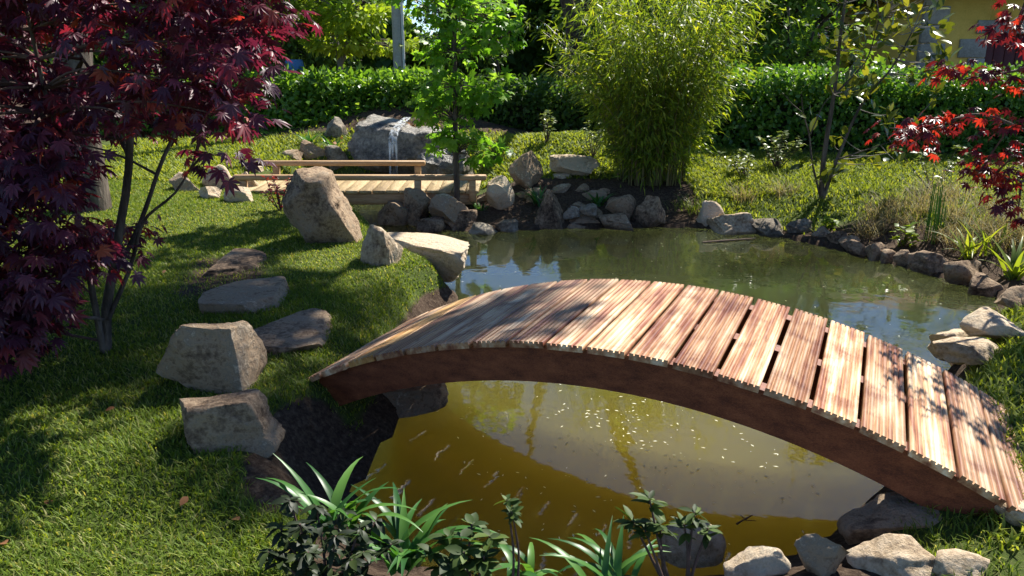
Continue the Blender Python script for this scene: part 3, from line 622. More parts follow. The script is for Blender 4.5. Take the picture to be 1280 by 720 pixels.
# ------------------------------------------------------------------ grass
def turf(name, label, mat, n, x0, x1, y0, y1, keep, hgt, wid, seed):
    rs = np.random.RandomState(seed); x = rs.uniform(x0, x1, n); y = y0 + (y1 - y0) * rs.uniform(0, 1, n) ** 1.35
    d = pond_sd(x, y); k = (d > .05) & (rs.uniform(0, 1, n) > soil_mask(x, y, d) * 1.25) & keep(x, y) & (np.abs(x) < .72 * y + .35)
    x, y, d = x[k], y[k], d[k]; z = gz(x, y, d); n = len(x)
    patch = snoise(np.stack([x, y, 0 * x], 1), 2.6, 3, 2.)
    h = hgt * rs.uniform(.55, 1.25, n) * (1 + .3 * patch); wd = wid * rs.uniform(.7, 1.3, n) * (1 + .10 * np.maximum(0, y - 3))
    a = rs.uniform(0, 6.283, n); ln = h * rs.uniform(.3, 1.5, n)
    B = np.stack([x, y, z - .004], 1); dv = np.stack([np.cos(a), np.sin(a), 0 * a], 1); sv = np.stack([-np.sin(a), np.cos(a), 0 * a], 1)
    m = B + dv * (ln * .3)[:, None]; m[:, 2] += h * .6; t = B + dv * ln[:, None]; t[:, 2] += h
    V = np.stack([B - sv * wd[:, None], B + sv * wd[:, None], m + sv * (wd * .8)[:, None], m - sv * (wd * .8)[:, None], t], 1).reshape(-1, 3)
    i = np.arange(n) * 5; g = G()
    r = np.clip(.45 + .22 * patch + rs.normal(size=n) * .2, 0, .999)
    g.add(V, np.stack([i, i + 1, i + 2, i + 3], 1), np.repeat(r, 5)); g.F.append(np.stack([i + 3, i + 2, i + 4], 1))
    o = g.build(name, mat); tag(o, label, 'grass', kind='stuff'); return o
turf('lawn_grass', 'short green lawn grass left of the pond around the steps', M['grass'], 330000, -5.6, -.3, 1.7, 9.2, lambda x, y: (x < -.2) & (y > 1.75), .026, .0026, 11)
turf('bank_grass', 'sunlit lawn grass on the right bank below the hedge', M['moss'], 90000, 1.5, 6.8, 2.1, 10.6, lambda x, y: x > 1.4, .05, .0045, 12)
turf('back_grass', 'bright grass on the back mounds behind the pond', M['moss'], 40000, -5.5, 3., 8.6, 11.8, lambda x, y: ~((x > -3.1) & (x < -.2) & (y < 9.6)), .05, .006, 13)
turf('edge_grass', 'dry grass tufts along the near bank in front', M['grass'], 9000, -.9, 1.5, 1.8, 2.4, lambda x, y: True, .035, .0025, 14)

# ------------------------------------------------------------------ hedges
def hedge(label, x0, x1, y, yw, zt, mat, n, lsz, seed, slope=0.0, group=None, lean=0.0, fn=(.1, -.35, 1.)):
    rs = np.random.RandomState(seed); b = on((x0 + x1) / 2, y)
    t = thing('hedge', b, label, 'hedge', group)
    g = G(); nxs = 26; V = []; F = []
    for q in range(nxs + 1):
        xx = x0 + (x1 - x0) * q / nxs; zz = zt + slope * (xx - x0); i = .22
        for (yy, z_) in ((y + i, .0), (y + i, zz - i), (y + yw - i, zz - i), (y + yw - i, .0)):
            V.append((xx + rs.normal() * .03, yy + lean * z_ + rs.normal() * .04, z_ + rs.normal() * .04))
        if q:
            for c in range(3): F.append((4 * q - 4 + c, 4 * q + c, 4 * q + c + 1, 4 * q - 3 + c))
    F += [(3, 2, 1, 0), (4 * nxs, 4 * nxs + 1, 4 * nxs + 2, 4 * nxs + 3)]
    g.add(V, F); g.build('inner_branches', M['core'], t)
    u = rs.uniform(0, 1, n); H = zt - .1; tot = H + yw; sidept = u * tot
    x = rs.uniform(x0, x1, n); zt_ = zt + slope * (x - x0)
    bump = .09 * snoise(np.stack([x, sidept, 0 * x], 1), 3.2, 3, seed)
    dpt = rs.uniform(0, .22, n) ** 1.0
    front = sidept < H
    P = np.where(front[:, None], np.stack([x, y - bump + dpt, .1 + sidept * zt_ / zt], 1), np.stack([x, y + (sidept - H), zt_ + bump * 1.2 - dpt], 1))
    Nn = np.where(front[:, None], np.array([fn]), np.array([[0, -.1, 1.]])) + rs.normal(size=(n, 3)) * .55
    Yy = rs.normal(size=(n, 3)) + np.array([0, -.4, -.2])
    k = int(60 * (x1 - x0)); xx = rs.uniform(x0, x1, k)                              # shoots that stand out of the top
    sp = np.repeat(np.stack([xx, rs.uniform(y, y + yw, k), zt + slope * (xx - x0)], 1), 8, 0) + rs.normal(size=(k * 8, 3)) * np.array([.05, .05, .05]) + np.array([0, 0, .05])
    P = np.concatenate([P, sp]); Nn = np.concatenate([Nn, rs.normal(size=sp.shape) + np.array([0, 0, 1.])]); Yy = np.concatenate([Yy, rs.normal(size=sp.shape) + np.array([0, 0, .5])])
    P[:, 1] += lean * P[:, 2]
    foliage(t, T_oval(.30), mat, P, Yy, Nn, lsz * rs.uniform(.7, 1.3, len(P)), rs)
hedge('leafy glossy green hedge behind the waterfall boulder', -6.4, -1.0, 11.4, 1.0, 1.36, M['laurel_lit'], 19000, .10, 41, lean=.6)
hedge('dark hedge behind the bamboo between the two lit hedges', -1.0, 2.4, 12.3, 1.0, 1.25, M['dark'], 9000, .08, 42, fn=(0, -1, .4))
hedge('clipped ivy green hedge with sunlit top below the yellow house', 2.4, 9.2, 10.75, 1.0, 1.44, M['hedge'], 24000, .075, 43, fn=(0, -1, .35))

# ------------------------------------------------------------------ trees
def tree(name, label, base, stems, blobs, T, lm, bark, ncl, cr, per, lsz, seed, nobj=0, twigs=True, group=None, shell=.45, rt=.02, flat=.6, cat='tree'):
    rs = np.random.RandomState(seed); t = thing(name, base, label, cat, group)
    g = G(); pts = []
    for st, r0, r1 in stems:
        L = smoothline(st, 14, r0 * .12, rs); tube(g, L, np.linspace(r0, r1, len(L)), 9); pts.append(L)
    pts = np.concatenate(pts)
    g.build('trunk', bark, t, smooth=True)
    P, Y, N, cc = clumps(rs, blobs, ncl, cr, per, shell, flat)
    if twigs:
        g = G()
        for c in cc[:: max(1, len(cc) // 160)]:
            d = np.linalg.norm(pts - c, axis=1) + .6 * np.maximum(0, pts[:, 2] - c[2]); p = pts[np.argmin(d)]
            mid = (p + c) / 2 + np.array([0, 0, .12 * np.linalg.norm(c - p)]) + rs.normal(size=3) * .05
            tube(g, smoothline([p, mid, c], 6), np.linspace(rt, rt * .25, 6), 5)
        g.build('branches', bark, t)['kind'] = 'stuff'
    foliage(t, T, lm, P, Y, N, lsz * rs.uniform(.7, 1.3, len(P)), rs, nobj)
    return t

# young sweetgum by the footbridge
b = on(pz(571, 238, 8.3)[0], 8.3)
def vert(px_, ys_, D): return [pz(px_, y_, D) for y_ in ys_]
st = [b + np.array([0, 0, -.05]), b + (.01, 0, .6), b + (-.01, 0, 1.3), b + (.02, 0, 2.0), b + (.0, 0, 3.2), b + (.05, 0, 4.4)]
tree('sweetgum_tree', 'slender young tree with bright star shaped leaves in front of the footbridge', b, [(st, .034, .01)],
     [(b[0] + .30, 8.2, .80, .20, .2, .14), (b[0] - .05, 8.25, .95, .30, .3, .28), (b[0] + .3, 8.2, 1.35, .36, .32, .20), (b[0] - .22, 8.3, 1.3, .26, .3, .24), (b[0] - .05, 8.3, 1.75, .38, .35, .28), (b[0] + .35, 8.25, 2.05, .36, .35, .25), (b[0] - .15, 8.3, 2.3, .45, .4, .35), (b[0], 8.3, 3.0, .5, .5, .5), (b[0], 8.3, 3.8, .35, .35, .5)],
     T_star(), M['gum'], M['bark'], 230, .11, 9, .09, 51, nobj=300, shell=.2, rt=.007)

# tall tree with the large trunk behind the maple; its crown spreads high over the lawn
b = on(pz(116, 270, 7.0)[0], 7.0)
st = [b + (0, 0, -.1), b + (.0, 0, .9), b + (.03, .05, 2.2), b + (.25, .2, 4.0), b + (.6, .3, 6.5)]
l1 = [b + (.05, .05, 2.6), b + (.9, .6, 4.0), b + (2.2, 1.0, 5.2), b + (3.6, 1.3, 5.9)]
l2 = [b + (.1, .1, 2.9), b + (-.8, .4, 4.2), b + (-2., .9, 5.6)]
tree('lawn_tree', 'big grey barked trunk standing behind the purple maple', b, [(st, .17, .06), (l1, .08, .02), (l2, .08, .02)],
     [(b[0] + 3.2, 8.6, 5.9, 1.5, 1.3, .7), (b[0] + 1.4, 8.4, 5.9, 1.5, 1.4, .8), (b[0] - 1.5, 8.2, 5.8, 1.7, 1.5, .8), (b[0] + .6, 7.2, 7.2, 2, 1.8, .9)],
     T_oval(.32), M['mid'], M['bark'], 150, .34, 18, .11, 52)

# lime feathery tree behind the left hedge
b = on(-3.0, 14.2)
st = [b, b + (.05, 0, 1.2), b + (-.15, 0, 2.2), b + (-.45, 0, 3.4)]
l1 = [b + (.05, 0, 1.1), b + (.35, .1, 2.0), b + (.7, .1, 3.0)]
tree('acacia_tree', 'light lime green feathery tree behind the leafy hedge', b, [(st, .06, .02), (l1, .04, .012)],
     [(-3.7, 14.0, 2.5, .7, .6, .22), (-2.6, 14.0, 2.35, .8, .6, .2), (-3.2, 14.1, 3.1, 1.0, .7, .3), (-4.1, 14.0, 3.2, .6, .6, .3), (-2.9, 14., 1.95, .6, .5, .15), (-2.1, 14.0, 1.9, .4, .4, .12)],
     T_oval(.3), M['lime'], M['bark_grey'], 190, .22, 24, .125, 53, flat=.35, rt=.012)

# dark tree with the forked trunk behind the bamboo; unseen high crown, its clumps placed to shade lawn and bridge
b = on(.98, 13.4)
st = [b, b + (-.05, 0, 1.1), b + (.0, 0, 1.75), b + (.4, -.1, 2.6), b + (1.1, -.8, 4.6), b + (1.7, -1.8, 6.6)]
l1 = [b + (.0, 0, 1.7), b + (-.28, 0, 2.7), b + (-.6, .2, 4.6), b + (-.9, .2, 6.4)]
l2 = [b + (.9, -.6, 4.2), b + (1.7, -2.2, 6.2), b + (2.2, -3.6, 8.2), b + (2.6, -4.8, 8.3)]
tree('forked_tree', 'dark forked tree trunk rising behind the bamboo', b, [(st, .17, .06), (l1, .12, .05), (l2, .07, .03)],
     [(2.2, 9.0, 8.6, .9, .8, .5), (1.2, 9.3, 8.5, .9, .8, .5), (3.2, 9.6, 9.2, .9, .9, .6), (3.62, 8.5, 8.2, .62, .62, .4), (3.95, 8.45, 9.0, .5, .45, .35), (4.0, 8.2, 8.3, .4, .4, .3), (2.4, 10.3, 8.9, 1.0, .8, .5), (3.9, 10.6, 9.9, .7, .6, .4)],
     T_oval(.32), M['mid'], M['bark_dark'], 260, .28, 26, .11, 54)
# trees across the back
BT = 'trees across the back of the garden'
for (x, y, h, r, m, sd, lab) in ((-8.2, 15, 6.5, 1.7, 'dark', 61, 'dark broad tree behind the left end of the leafy hedge'), (-5.8, 16.5, 5.2, 1.5, 'mid', 62, 'mid green tree behind the purple maple and blue barrel'),
        (-4.2, 17.5, 4.4, 1.4, 'dark', 63, 'dark tree directly behind the lime feathery tree'), (-1.3, 26, 4.0, 1.7, 'dark', 64, 'dark low tree behind the slender young tree'),
        (2.3, 16.5, 4.6, 1.1, 'mid', 65, 'mid green tree behind the forked dark trunk'), (3.6, 16.5, 5.4, 1.6, 'dark', 66, 'dark tree behind the bamboo crown'),
        (5.1, 15.0, 4.6, 1.2, 'mid', 67, 'mid green tree with dark trunk between bamboo and magnolia'), (7.0, 20, 6.4, 1.6, 'dark', 68, 'dark tree in front of the pale house'), (13.2, 21, 7.2, 2.2, 'dark', 69, 'dark tree rising behind the yellow house')):
    b = on(x, y); rs_ = np.random.RandomState(sd)
    st = [b, b + (.1, 0, h * .3), b + (-.1, 0, h * .6), b + (.05, 0, h * .92)]
    stems = [(st, .13, .04)] + [([b + (0, 0, h * (.25 + .12 * q)), b + (math.cos(q * 2.2) * r * .5, math.sin(q * 2.2) * r * .5, h * (.42 + .12 * q)), b + (math.cos(q * 2.2) * r * .9, math.sin(q * 2.2) * r * .9, h * (.55 + .12 * q))], .05, .015) for q in range(3)]
    bl = [(x + rs_.uniform(-.6, .6) * r, y + rs_.uniform(-.5, .5) * r, h * q + .3, r * rs_.uniform(.6, .95), r * rs_.uniform(.6, .95), h * .17) for q in (.22, .36, .36, .5, .5, .64, .64, .76, .88)]
    tree('background_tree', lab, b, stems, bl, T_oval(.34), M[m], M['bark_dark'], 190, .38, 24, .15, sd, group=BT)
# shrubs that fill the space behind the hedges
for (x, y, h, r, m, sd, lab) in ((-.2, 13.6, 1.35, .8, 'dark', 71, 'dark evergreen shrub behind the slender young tree'), (1.5, 14.3, 2.5, .7, 'mid', 72, 'mid green shrub beside the forked dark trunk'), (4.4, 13.2, 2.3, .8, 'mid', 73, 'mid green shrub behind the hedge right of the bamboo'),
        (-5.2, 13.8, 2.0, .9, 'dark', 74, 'dark shrub behind the hedge beside the blue barrel'), (2.6, 13.9, 2.8, 1.0, 'dark', 75, 'dark shrub directly behind the bamboo')):
    b = on(x, y); rs_ = np.random.RandomState(sd)
    bl = [(x + rs_.uniform(-.5, .5) * r, y + rs_.uniform(-.4, .4) * r, h * q, r * .7, r * .7, h * .2) for q in (.2, .35, .5, .5, .65, .8)]
    tree('tall_shrub', lab, b, [([b, b + (.05, 0, h * .4), b + (-.05, 0, h * .85)], .05, .02), ([b, b + (.3 * r, 0, h * .35), b + (.5 * r, 0, h * .7)], .04, .015)], bl, T_oval(.33), M[m], M['bark_dark'], 120, .28, 22, .11, sd, cat='shrub', rt=.012)
rs = np.random.RandomState(77)
n = 52000; x = rs.uniform(-26, 32, n); hw = 4.0 + 1.0 * np.sin(x * .5) + .6 * np.sin(x * 1.3 + 1) + np.where(x > 3, 2.2, 0) - .5 * ((x > -4) & (x < 2))
P = np.stack([x, 27 + rs.uniform(0, 2.0, n) + .8 * np.sin(x * 2.1), rs.uniform(0, 1, n) ** .8 * hw], 1)
g = G(); leaves(g, T_oval(.36), P, rs.normal(size=(n, 3)), rs.normal(size=(n, 3)) * .6 + np.array([0, -.5, 1.]), rs.uniform(.25, .5, n), rs.uniform(0, 1, n))
tag(g.build('far_wood', M['dark']), 'far dark wood closing off the garden behind the trees', 'wood', kind='stuff')

# ------------------------------------------------------------------ bamboo
rs = np.random.RandomState(81)
bc = on(1.62, 9.15); t = thing('bamboo', bc, 'tall bushy bamboo clump with yellow green tips on the far bank', 'bamboo')
g = G(); P = []; Y = []
for k in range(170):
    a = rs.uniform(0, 6.283); r = rs.uniform(0, 1) ** .5 * .40; L = rs.uniform(1.2, 2.75) * (1 - .12 * r); out = rs.uniform(.4, 1.35) * (r / .40) + rs.uniform(0, .25)
    p0 = bc + np.array([r * math.cos(a), r * math.sin(a) * .8, -.03]); s = np.linspace(0, 1, 12)[:, None]
    a2 = a + rs.normal() * .35; dv = np.array([math.cos(a2), math.sin(a2), 0])
    Q = p0 + dv * out * s ** 1.7 * L * .42 + np.array([0, 0, 1]) * L * (s - .16 * out * s ** 3)
    tube(g, Q, np.linspace(.008, .002, 12), 5, rs.uniform(0, 1))
    m = int(190 * L / 2.4); u = rs.uniform(.06, 1, m) ** .8; i = u * 11; i0 = np.minimum(i.astype(int), 10); f = (i - i0)[:, None]
    q = Q[i0] * (1 - f) + Q[i0 + 1] * f
    tw = rs.normal(size=(m, 3)); tw[:, 2] *= .6; tw /= np.linalg.norm(tw, axis=1)[:, None]; sp = rs.uniform(.02, .24, m)[:, None] * (1.15 - .35 * u[:, None])
    P.append(q + tw * sp); Y.append(tw * .8 + dv * .3 + rs.normal(size=(m, 3)) * .35 + np.array([0, 0, -.35]))
g.build('canes', M['culm'], t)['kind'] = 'stuff'
P = np.concatenate(P); Y = np.concatenate(Y); n = len(P)
foliage(t, T_thin(.085, .2), M['bamboo'], P, Y, rs.normal(size=(n, 3)) * .6 + np.array([0, 0, 1.]), .105 * rs.uniform(.6, 1.35, n), rs)

# ------------------------------------------------------------------ purple maple at the left
def in_poly(x, y, poly):
    ins = np.zeros(x.shape, bool); q = np.asarray(poly, float)
    for i in range(len(q)):
        (ax, ay), (bx, by) = q[i - 1], q[i]
        ins ^= ((ay > y) != (by > y)) & (x < (bx - ax) * (y - ay) / (by - ay + 1e-12) + ax)
    return ins
def maple(name, label, base, stems, cc, per, cr, lsz, lm, seed, nobj, rt=.008, barkm='twig'):
    rs = np.random.RandomState(seed); t = thing(name, base, label, 'tree'); g = G(); pts = []
    for st, r0, r1 in stems:
        L = smoothline(st, 16, r0 * .1, rs); tube(g, L, np.linspace(r0, r1, 16), 8); pts.append(L)
    pts = np.concatenate(pts); g.build('trunk', M['bark'], t, smooth=True); g = G()
    for c in cc:
        d = np.linalg.norm(pts - c, axis=1) + .5 * np.maximum(0, pts[:, 2] - c[2]); p = pts[np.argmin(d)]
        tube(g, smoothline([p, (p + c) / 2 + np.array([0, 0, .10 * np.linalg.norm(c - p)]), c], 6), np.linspace(rt, rt * .25, 6), 5)
    g.build('branches', M[barkm], t)['kind'] = 'stuff'
    m = len(cc); ang = rs.uniform(0, 6.283, (m, per)); rad = rs.uniform(.1, 1, (m, per)) ** .6 * (cr * rs.uniform(.7, 1.3, m))[:, None]
    od = np.stack([np.cos(ang), np.sin(ang), 0 * ang], -1)
    P = cc[:, None] + od * rad[..., None]; P[..., 2] += rs.normal(size=(m, per)) * .035 - .8 * rad ** 2
    Y = od + rs.normal(size=od.shape) * .35; Y[..., 2] -= rs.uniform(.15, .9, (m, per)); N = rs.normal(size=od.shape) * .35 + np.array([0, 0, 1.]) + od * .3
    P, Y, N = (q.reshape(-1, 3) for q in (P, Y, N))
    foliage(t, T_maple(), lm, P, Y, N, lsz * rs.uniform(.65, 1.25, len(P)), rs, nobj); return t
rs = np.random.RandomState(91)
poly = [(-170, -150), (375, -150), (345, 30), (328, 85), (310, 120), (295, 150), (280, 160), (285, 200), (260, 195), (225, 180), (180, 185), (150, 165), (95, 175), (80, 250), (150, 275), (175, 310), (150, 330), (105, 320), (60, 300), (70, 400), (30, 420), (5, 455), (-170, 470)]
cx = rs.uniform(-170, 400, 900); cy = rs.uniform(-150, 470, 900); k = in_poly(cx, cy, poly); cx, cy = cx[k], cy[k]
DD = rs.uniform(3.0, 4.7, len(cx)); DD = np.where((cx < 90) & (cy > 190), rs.uniform(2.9, 3.6, len(cx)), DD)
cc = np.array([pz(a, c, d) for a, c, d in zip(cx, cy, DD)]); cc = cc[cc[:, 2] > .45]
cc = cc[:370]
b = hit(131, 440)
def S(pts, r0, r1): return ([b + (0, 0, -.05) if p is None else pz(*p) for p in pts], r0, r1)
y0 = b[1]
maple('purple_maple', 'purple leaved maple with slender forked grey stems on the left lawn', b,
      [S([None, (131, 395, y0), (140, 335, y0 + .05), (158, 260, y0 + .1), (163, 160, y0 + .1), (185, 40, y0 + .2), (230, -80, y0 + .3)], .026, .010),
       S([None, (118, 380, y0 - .05), (104, 310, y0 - .1), (92, 240, y0 - .2), (60, 130, y0 - .3), (30, 0, y0 - .3)], .018, .007),
       S([(135, 400, y0), (165, 330, y0 + .1), (178, 270, y0 + .1), (220, 245, y0 + .1), (243, 200, y0 + .2)], .013, .004),
       S([(140, 350, y0), (180, 270, y0 + .2), (205, 190, y0 + .3), (250, 110, y0 + .4), (310, 40, y0 + .5)], .014, .005),
       S([(131, 400, y0), (95, 395, y0 - .2), (45, 375, y0 - .4), (0, 370, y0 - .5)], .010, .004),
       S([(163, 200, y0 + .1), (120, 100, y0 + .3), (70, 20, y0 + .5)], .012, .005)], cc, 26, .16, .062, M['red'], 92, 300)
# scarlet maple reaching in from the right
rs = np.random.RandomState(95)
cl = [(1262, 18, 4.0), (1250, 38, 4.1), (1275, 45, 4.2), (1190, 84, 4.2), (1215, 86, 4.15), (1240, 92, 4.2), (1268, 96, 4.1), (1112, 160, 4.4), (1135, 162, 4.3), (1160, 148, 4.3), (1178, 158, 4.2), (1150, 178, 4.4), (1222, 150, 4.2), (1272, 150, 4.0),
      (1215, 212, 4.1), (1238, 195, 4.1), (1258, 205, 4.0), (1275, 190, 4.0), (1240, 222, 4.1), (1268, 232, 4.0), (1255, 250, 4.0), (1272, 268, 4.0)]
cl += [(rs.uniform(1325, 1500), rs.uniform(-160, 280), rs.uniform(3.9, 5.0)) for _ in range(75)]
cc = np.array([pz(*q) for q in cl])
b = on(3.55, 4.55)
maple('scarlet_maple', 'scarlet and purple maple branches reaching in beside the yellow house', b,
      [([b + (0, 0, -.05), b + (.0, 0, .5), b + (-.1, 0, 1.0), b + (-.15, 0, 1.7), b + (-.1, 0, 2.5)], .035, .012), ([b + (0, 0, .5), b + (-.5, 0, .95), b + (-1.0, -.1, 1.15), pz(1150, 170, 4.35)], .016, .004),
       ([b + (-.1, 0, .9), b + (-.5, -.1, 1.4), pz(1200, 100, 4.2)], .014, .004), ([b + (-.1, 0, .7), pz(1290, 230, 4.1), pz(1225, 215, 4.1)], .012, .004), ([b + (-.1, 0, 1.2), b + (-.4, 0, 1.9), pz(1260, 30, 4.1)], .012, .004)], cc, 18, .11, .050, M['red_scarlet'], 96, 300)

# ------------------------------------------------------------------ magnolia
rs = np.random.RandomState(101)
b = hit(1028, 248); y0 = b[1]
t = thing('magnolia_tree', b, 'thin multi stemmed young tree with large olive leaves on the right lawn', 'tree')
g = G(); pts = []
for st, r0, r1 in (S([None, (1026, 210, y0), (1036, 160, y0), (1046, 100, y0), (1050, 40, y0), (1062, -30, y0), (1070, -120, y0)], .030, .008), S([None, (1038, 220, y0), (1058, 170, y0), (1080, 120, y0), (1115, 90, y0 - .1), (1140, 40, y0 - .2)], .022, .006),
                   S([None, (1014, 200, y0), (1012, 165, y0 + .1), (1002, 140, y0 + .1), (1002, 122, y0 + .1)], .014, .004), S([(1013, 168, y0), (1030, 128, y0 - .1), (1042, 118, y0 - .1)], .008, .003), S([(1002, 140, y0 + .1), (988, 128, y0 + .1), (982, 120, y0 + .1)], .007, .003),
                   S([(1045, 200, y0), (1090, 185, y0 - .3), (1120, 175, y0 - .4)], .010, .004), S([(1042, 120, y0), (1085, 75, y0 + .2), (1100, 20, y0 + .2)], .012, .005)):
    L = smoothline(st, 14); tube(g, L, np.linspace(r0, r1, 14), 7); pts.append(L)
g.build('trunk', M['bark'], t, smooth=True); pts = np.concatenate(pts)
cl = [(rs.uniform(1030, 1185), rs.uniform(-60, 120), y0 + rs.uniform(-.4, .4)) for _ in range(84)] + [(rs.uniform(1000, 1150), rs.uniform(100, 235), y0 + rs.uniform(-.4, .3)) for _ in range(20)]
P = []; Y = []; g = G()
for c in cl:
    c = pz(*c); p = pts[np.argmin(np.linalg.norm(pts - c, axis=1) + .5 * np.maximum(0, pts[:, 2] - c[2]))]
    tube(g, smoothline([p, (p + c) / 2 + (0, 0, -.03), c], 6), np.linspace(.006, .002, 6), 5)
    for q in range(rs.randint(3, 7)): P.append(c + rs.normal(size=3) * .03); Y.append(rs.normal(size=3) + (0, 0, .5))
g.build('branches', M['bark_grey'], t)['kind'] = 'stuff'
P = np.array(P); Y = np.array(Y); foliage(t, T_big(.25), M['magnolia'], P, Y, rs.normal(size=P.shape) * .5 + np.array([0, 0, 1.]), .135 * rs.uniform(.7, 1.25, len(P)), rs, nobj=min(300, len(P)))

# ------------------------------------------------------------------ small plants
def strap(mat, base, az, L, wid, arch, rs, n=9, fold=.25):
    s = np.linspace(0, 1, n); d = np.array([math.cos(az), math.sin(az), 0]); sd = np.array([-math.sin(az), math.cos(az), 0])
    el = np.linspace(1.25, 1.25 - arch, n) ; step = L / (n - 1)
    P = np.zeros((n, 3)); 
    for i in range(1, n): P[i] = P[i - 1] + step * (d * math.cos(el[i]) + np.array([0, 0, math.sin(el[i])]))
    w = wid * (.55 + .45 * np.sin(np.pi * np.minimum(s * 1.1 + .12, 1))) * (1 - s ** 4) + .0006
    upn = np.array([[-math.sin(e) * d[0], -math.sin(e) * d[1], math.cos(e)] for e in el])
    V = []
    for i in range(n): V += [base + P[i] + sd * w[i] + upn[i] * w[i] * fold, base + P[i], base + P[i] - sd * w[i] + upn[i] * w[i] * fold]
    F = [(3 * i + c, 3 * i + c + 1, 3 * i + c + 4, 3 * i + c + 3) for i in range(n - 1) for c in (0, 1)]
    return np.array(V), F
def strap_plant(name, label, base, n, L, wid, mat, seed, arch=1.6, cat='plant', group=None, spread=.03, az=None):
    rs = np.random.RandomState(seed); t = thing(name, base, label, cat, group)
    for k in range(n):
        a = (az[0] + (az[1] - az[0]) * rs.uniform() if az else rs.uniform(0, 6.283)); g = G()
        p = np.asarray(base) + np.array([rs.normal() * spread, rs.normal() * spread, -.02])
        V, F = strap(mat, p, a, L * rs.uniform(.6, 1.1), wid * rs.uniform(.8, 1.2), arch * rs.uniform(.45, 1.2), rs)
        g.add(V, F, rs.uniform(0, 1)); g.build('leaf', M[mat], t, smooth=True)
    return t
def sprig(name, label, base, tops, T, lm, lsz, per, seed, stemmat='twig', r0=.006, cat='shrub', group=None, whorl=.5, nobj=300):
    """upright stems, each carrying whorls of leaves near its top"""
    rs = np.random.RandomState(seed); t = thing(name, base, label, cat, group); P = []; Y = []; N = []
    for tp in tops:
        tp = np.asarray(tp); g = G(); mid = (np.asarray(base) * .55 + tp * .45) + rs.normal(size=3) * .015
        L = smoothline([np.asarray(base) + rs.normal(size=3) * .008 - (0, 0, .02), mid, tp], 9); tube(g, L, np.linspace(r0, r0 * .45, 9), 6); g.build('stem', M[stemmat], t, smooth=True)
        for q in range(per):
            u = 1 - whorl * rs.uniform(0, 1) ** 2.2; i = u * 8; i0 = min(int(i), 7); p = L[i0] * (1 - (i - i0)) + L[i0 + 1] * (i - i0); a = q * 2.4 + rs.normal() * .3
            P.append(p); Y.append((math.cos(a), math.sin(a), rs.uniform(-.35, .7))); N.append((rs.normal() * .3, rs.normal() * .3, 1))
    P, Y, N = np.array(P), np.array(Y), np.array(N); foliage(t, T, lm, P, Y, N, lsz * rs.uniform(.7, 1.25, len(P)), rs, nobj=min(nobj, len(P))); return t
# foreground bed
strap_plant('clivia_plant', 'broad strap leaved plant behind the dark twiggy shrub', pz(425, 655, 2.12), 20, .29, .014, 'strap', 111, 1.5)
strap_plant('clivia_plant', 'arching bright strap leaved plant between the dark shrub and red stemmed sprig', pz(508, 700, 2.08), 24, .36, .014, 'strap', 112, 1.5)
strap_plant('clivia_plant', 'strap leaved plant with curled leaves beside the red stemmed sprig', pz(652, 720, 2.05), 14, .25, .013, 'strap', 113, 1.9)
strap_plant('clivia_plant', 'narrow strap leaved plant in front of the mossy stone', pz(768, 730, 2.0), 18, .28, .011, 'strap', 114, 1.8)
b = pz(405, 745, 1.88); sprig('dark_shrub', 'dark twiggy shrub with drooping leaves at the edge of the front bed', b, [pz(362, 625, 1.95), pz(395, 632, 1.98), pz(430, 640, 2.0), pz(450, 660, 1.95), pz(375, 655, 1.85), pz(470, 650, 2.05), pz(420, 670, 1.8), pz(350, 660, 1.9), pz(490, 680, 2.0), pz(455, 690, 1.9), pz(385, 690, 1.82), pz(440, 700, 1.85), pz(335, 690, 1.85)], T_big(.24, .5), M['azalea_dark'], .042, 30, 121, whorl=.8)
b = pz(645, 740, 1.85); sprig('red_stemmed_sprig', 'upright red stemmed sprig with a small leaf tuft over the water', b, [pz(634, 625, 1.9), pz(640, 640, 1.88)], T_big(.22, .2), M['azalea'], .034, 14, 122, whorl=.12, r0=.0045)
b = pz(590, 740, 1.95); sprig('leafy_shrub', 'low leafy shrub between the strap leaved plants', b, [pz(560, 670, 2.0), pz(590, 655, 2.0), pz(612, 670, 1.95), pz(580, 690, 1.9), pz(540, 690, 2.0), pz(605, 695, 1.9), pz(560, 705, 1.9)], T_big(.27, .3), M['azalea'], .05, 18, 123, whorl=.5)
b = pz(838, 745, 1.95); sprig('rosette_sprig', 'leafy sprig with whorled rosettes standing over the pond', b, [pz(812, 625, 2.0), pz(790, 650, 2.0), pz(806, 662, 1.97), pz(825, 655, 2.0)], T_big(.2, .15), M['azalea'], .052, 15, 124, whorl=.14)
b = pz(862, 735, 2.0); sprig('rosette_sprig', 'small leafy sprig in front of the upright mossy stone', b, [pz(868, 640, 2.05), pz(855, 655, 2.05), pz(885, 660, 2.05)], T_big(.2, .15), M['azalea'], .05, 14, 125, whorl=.2)
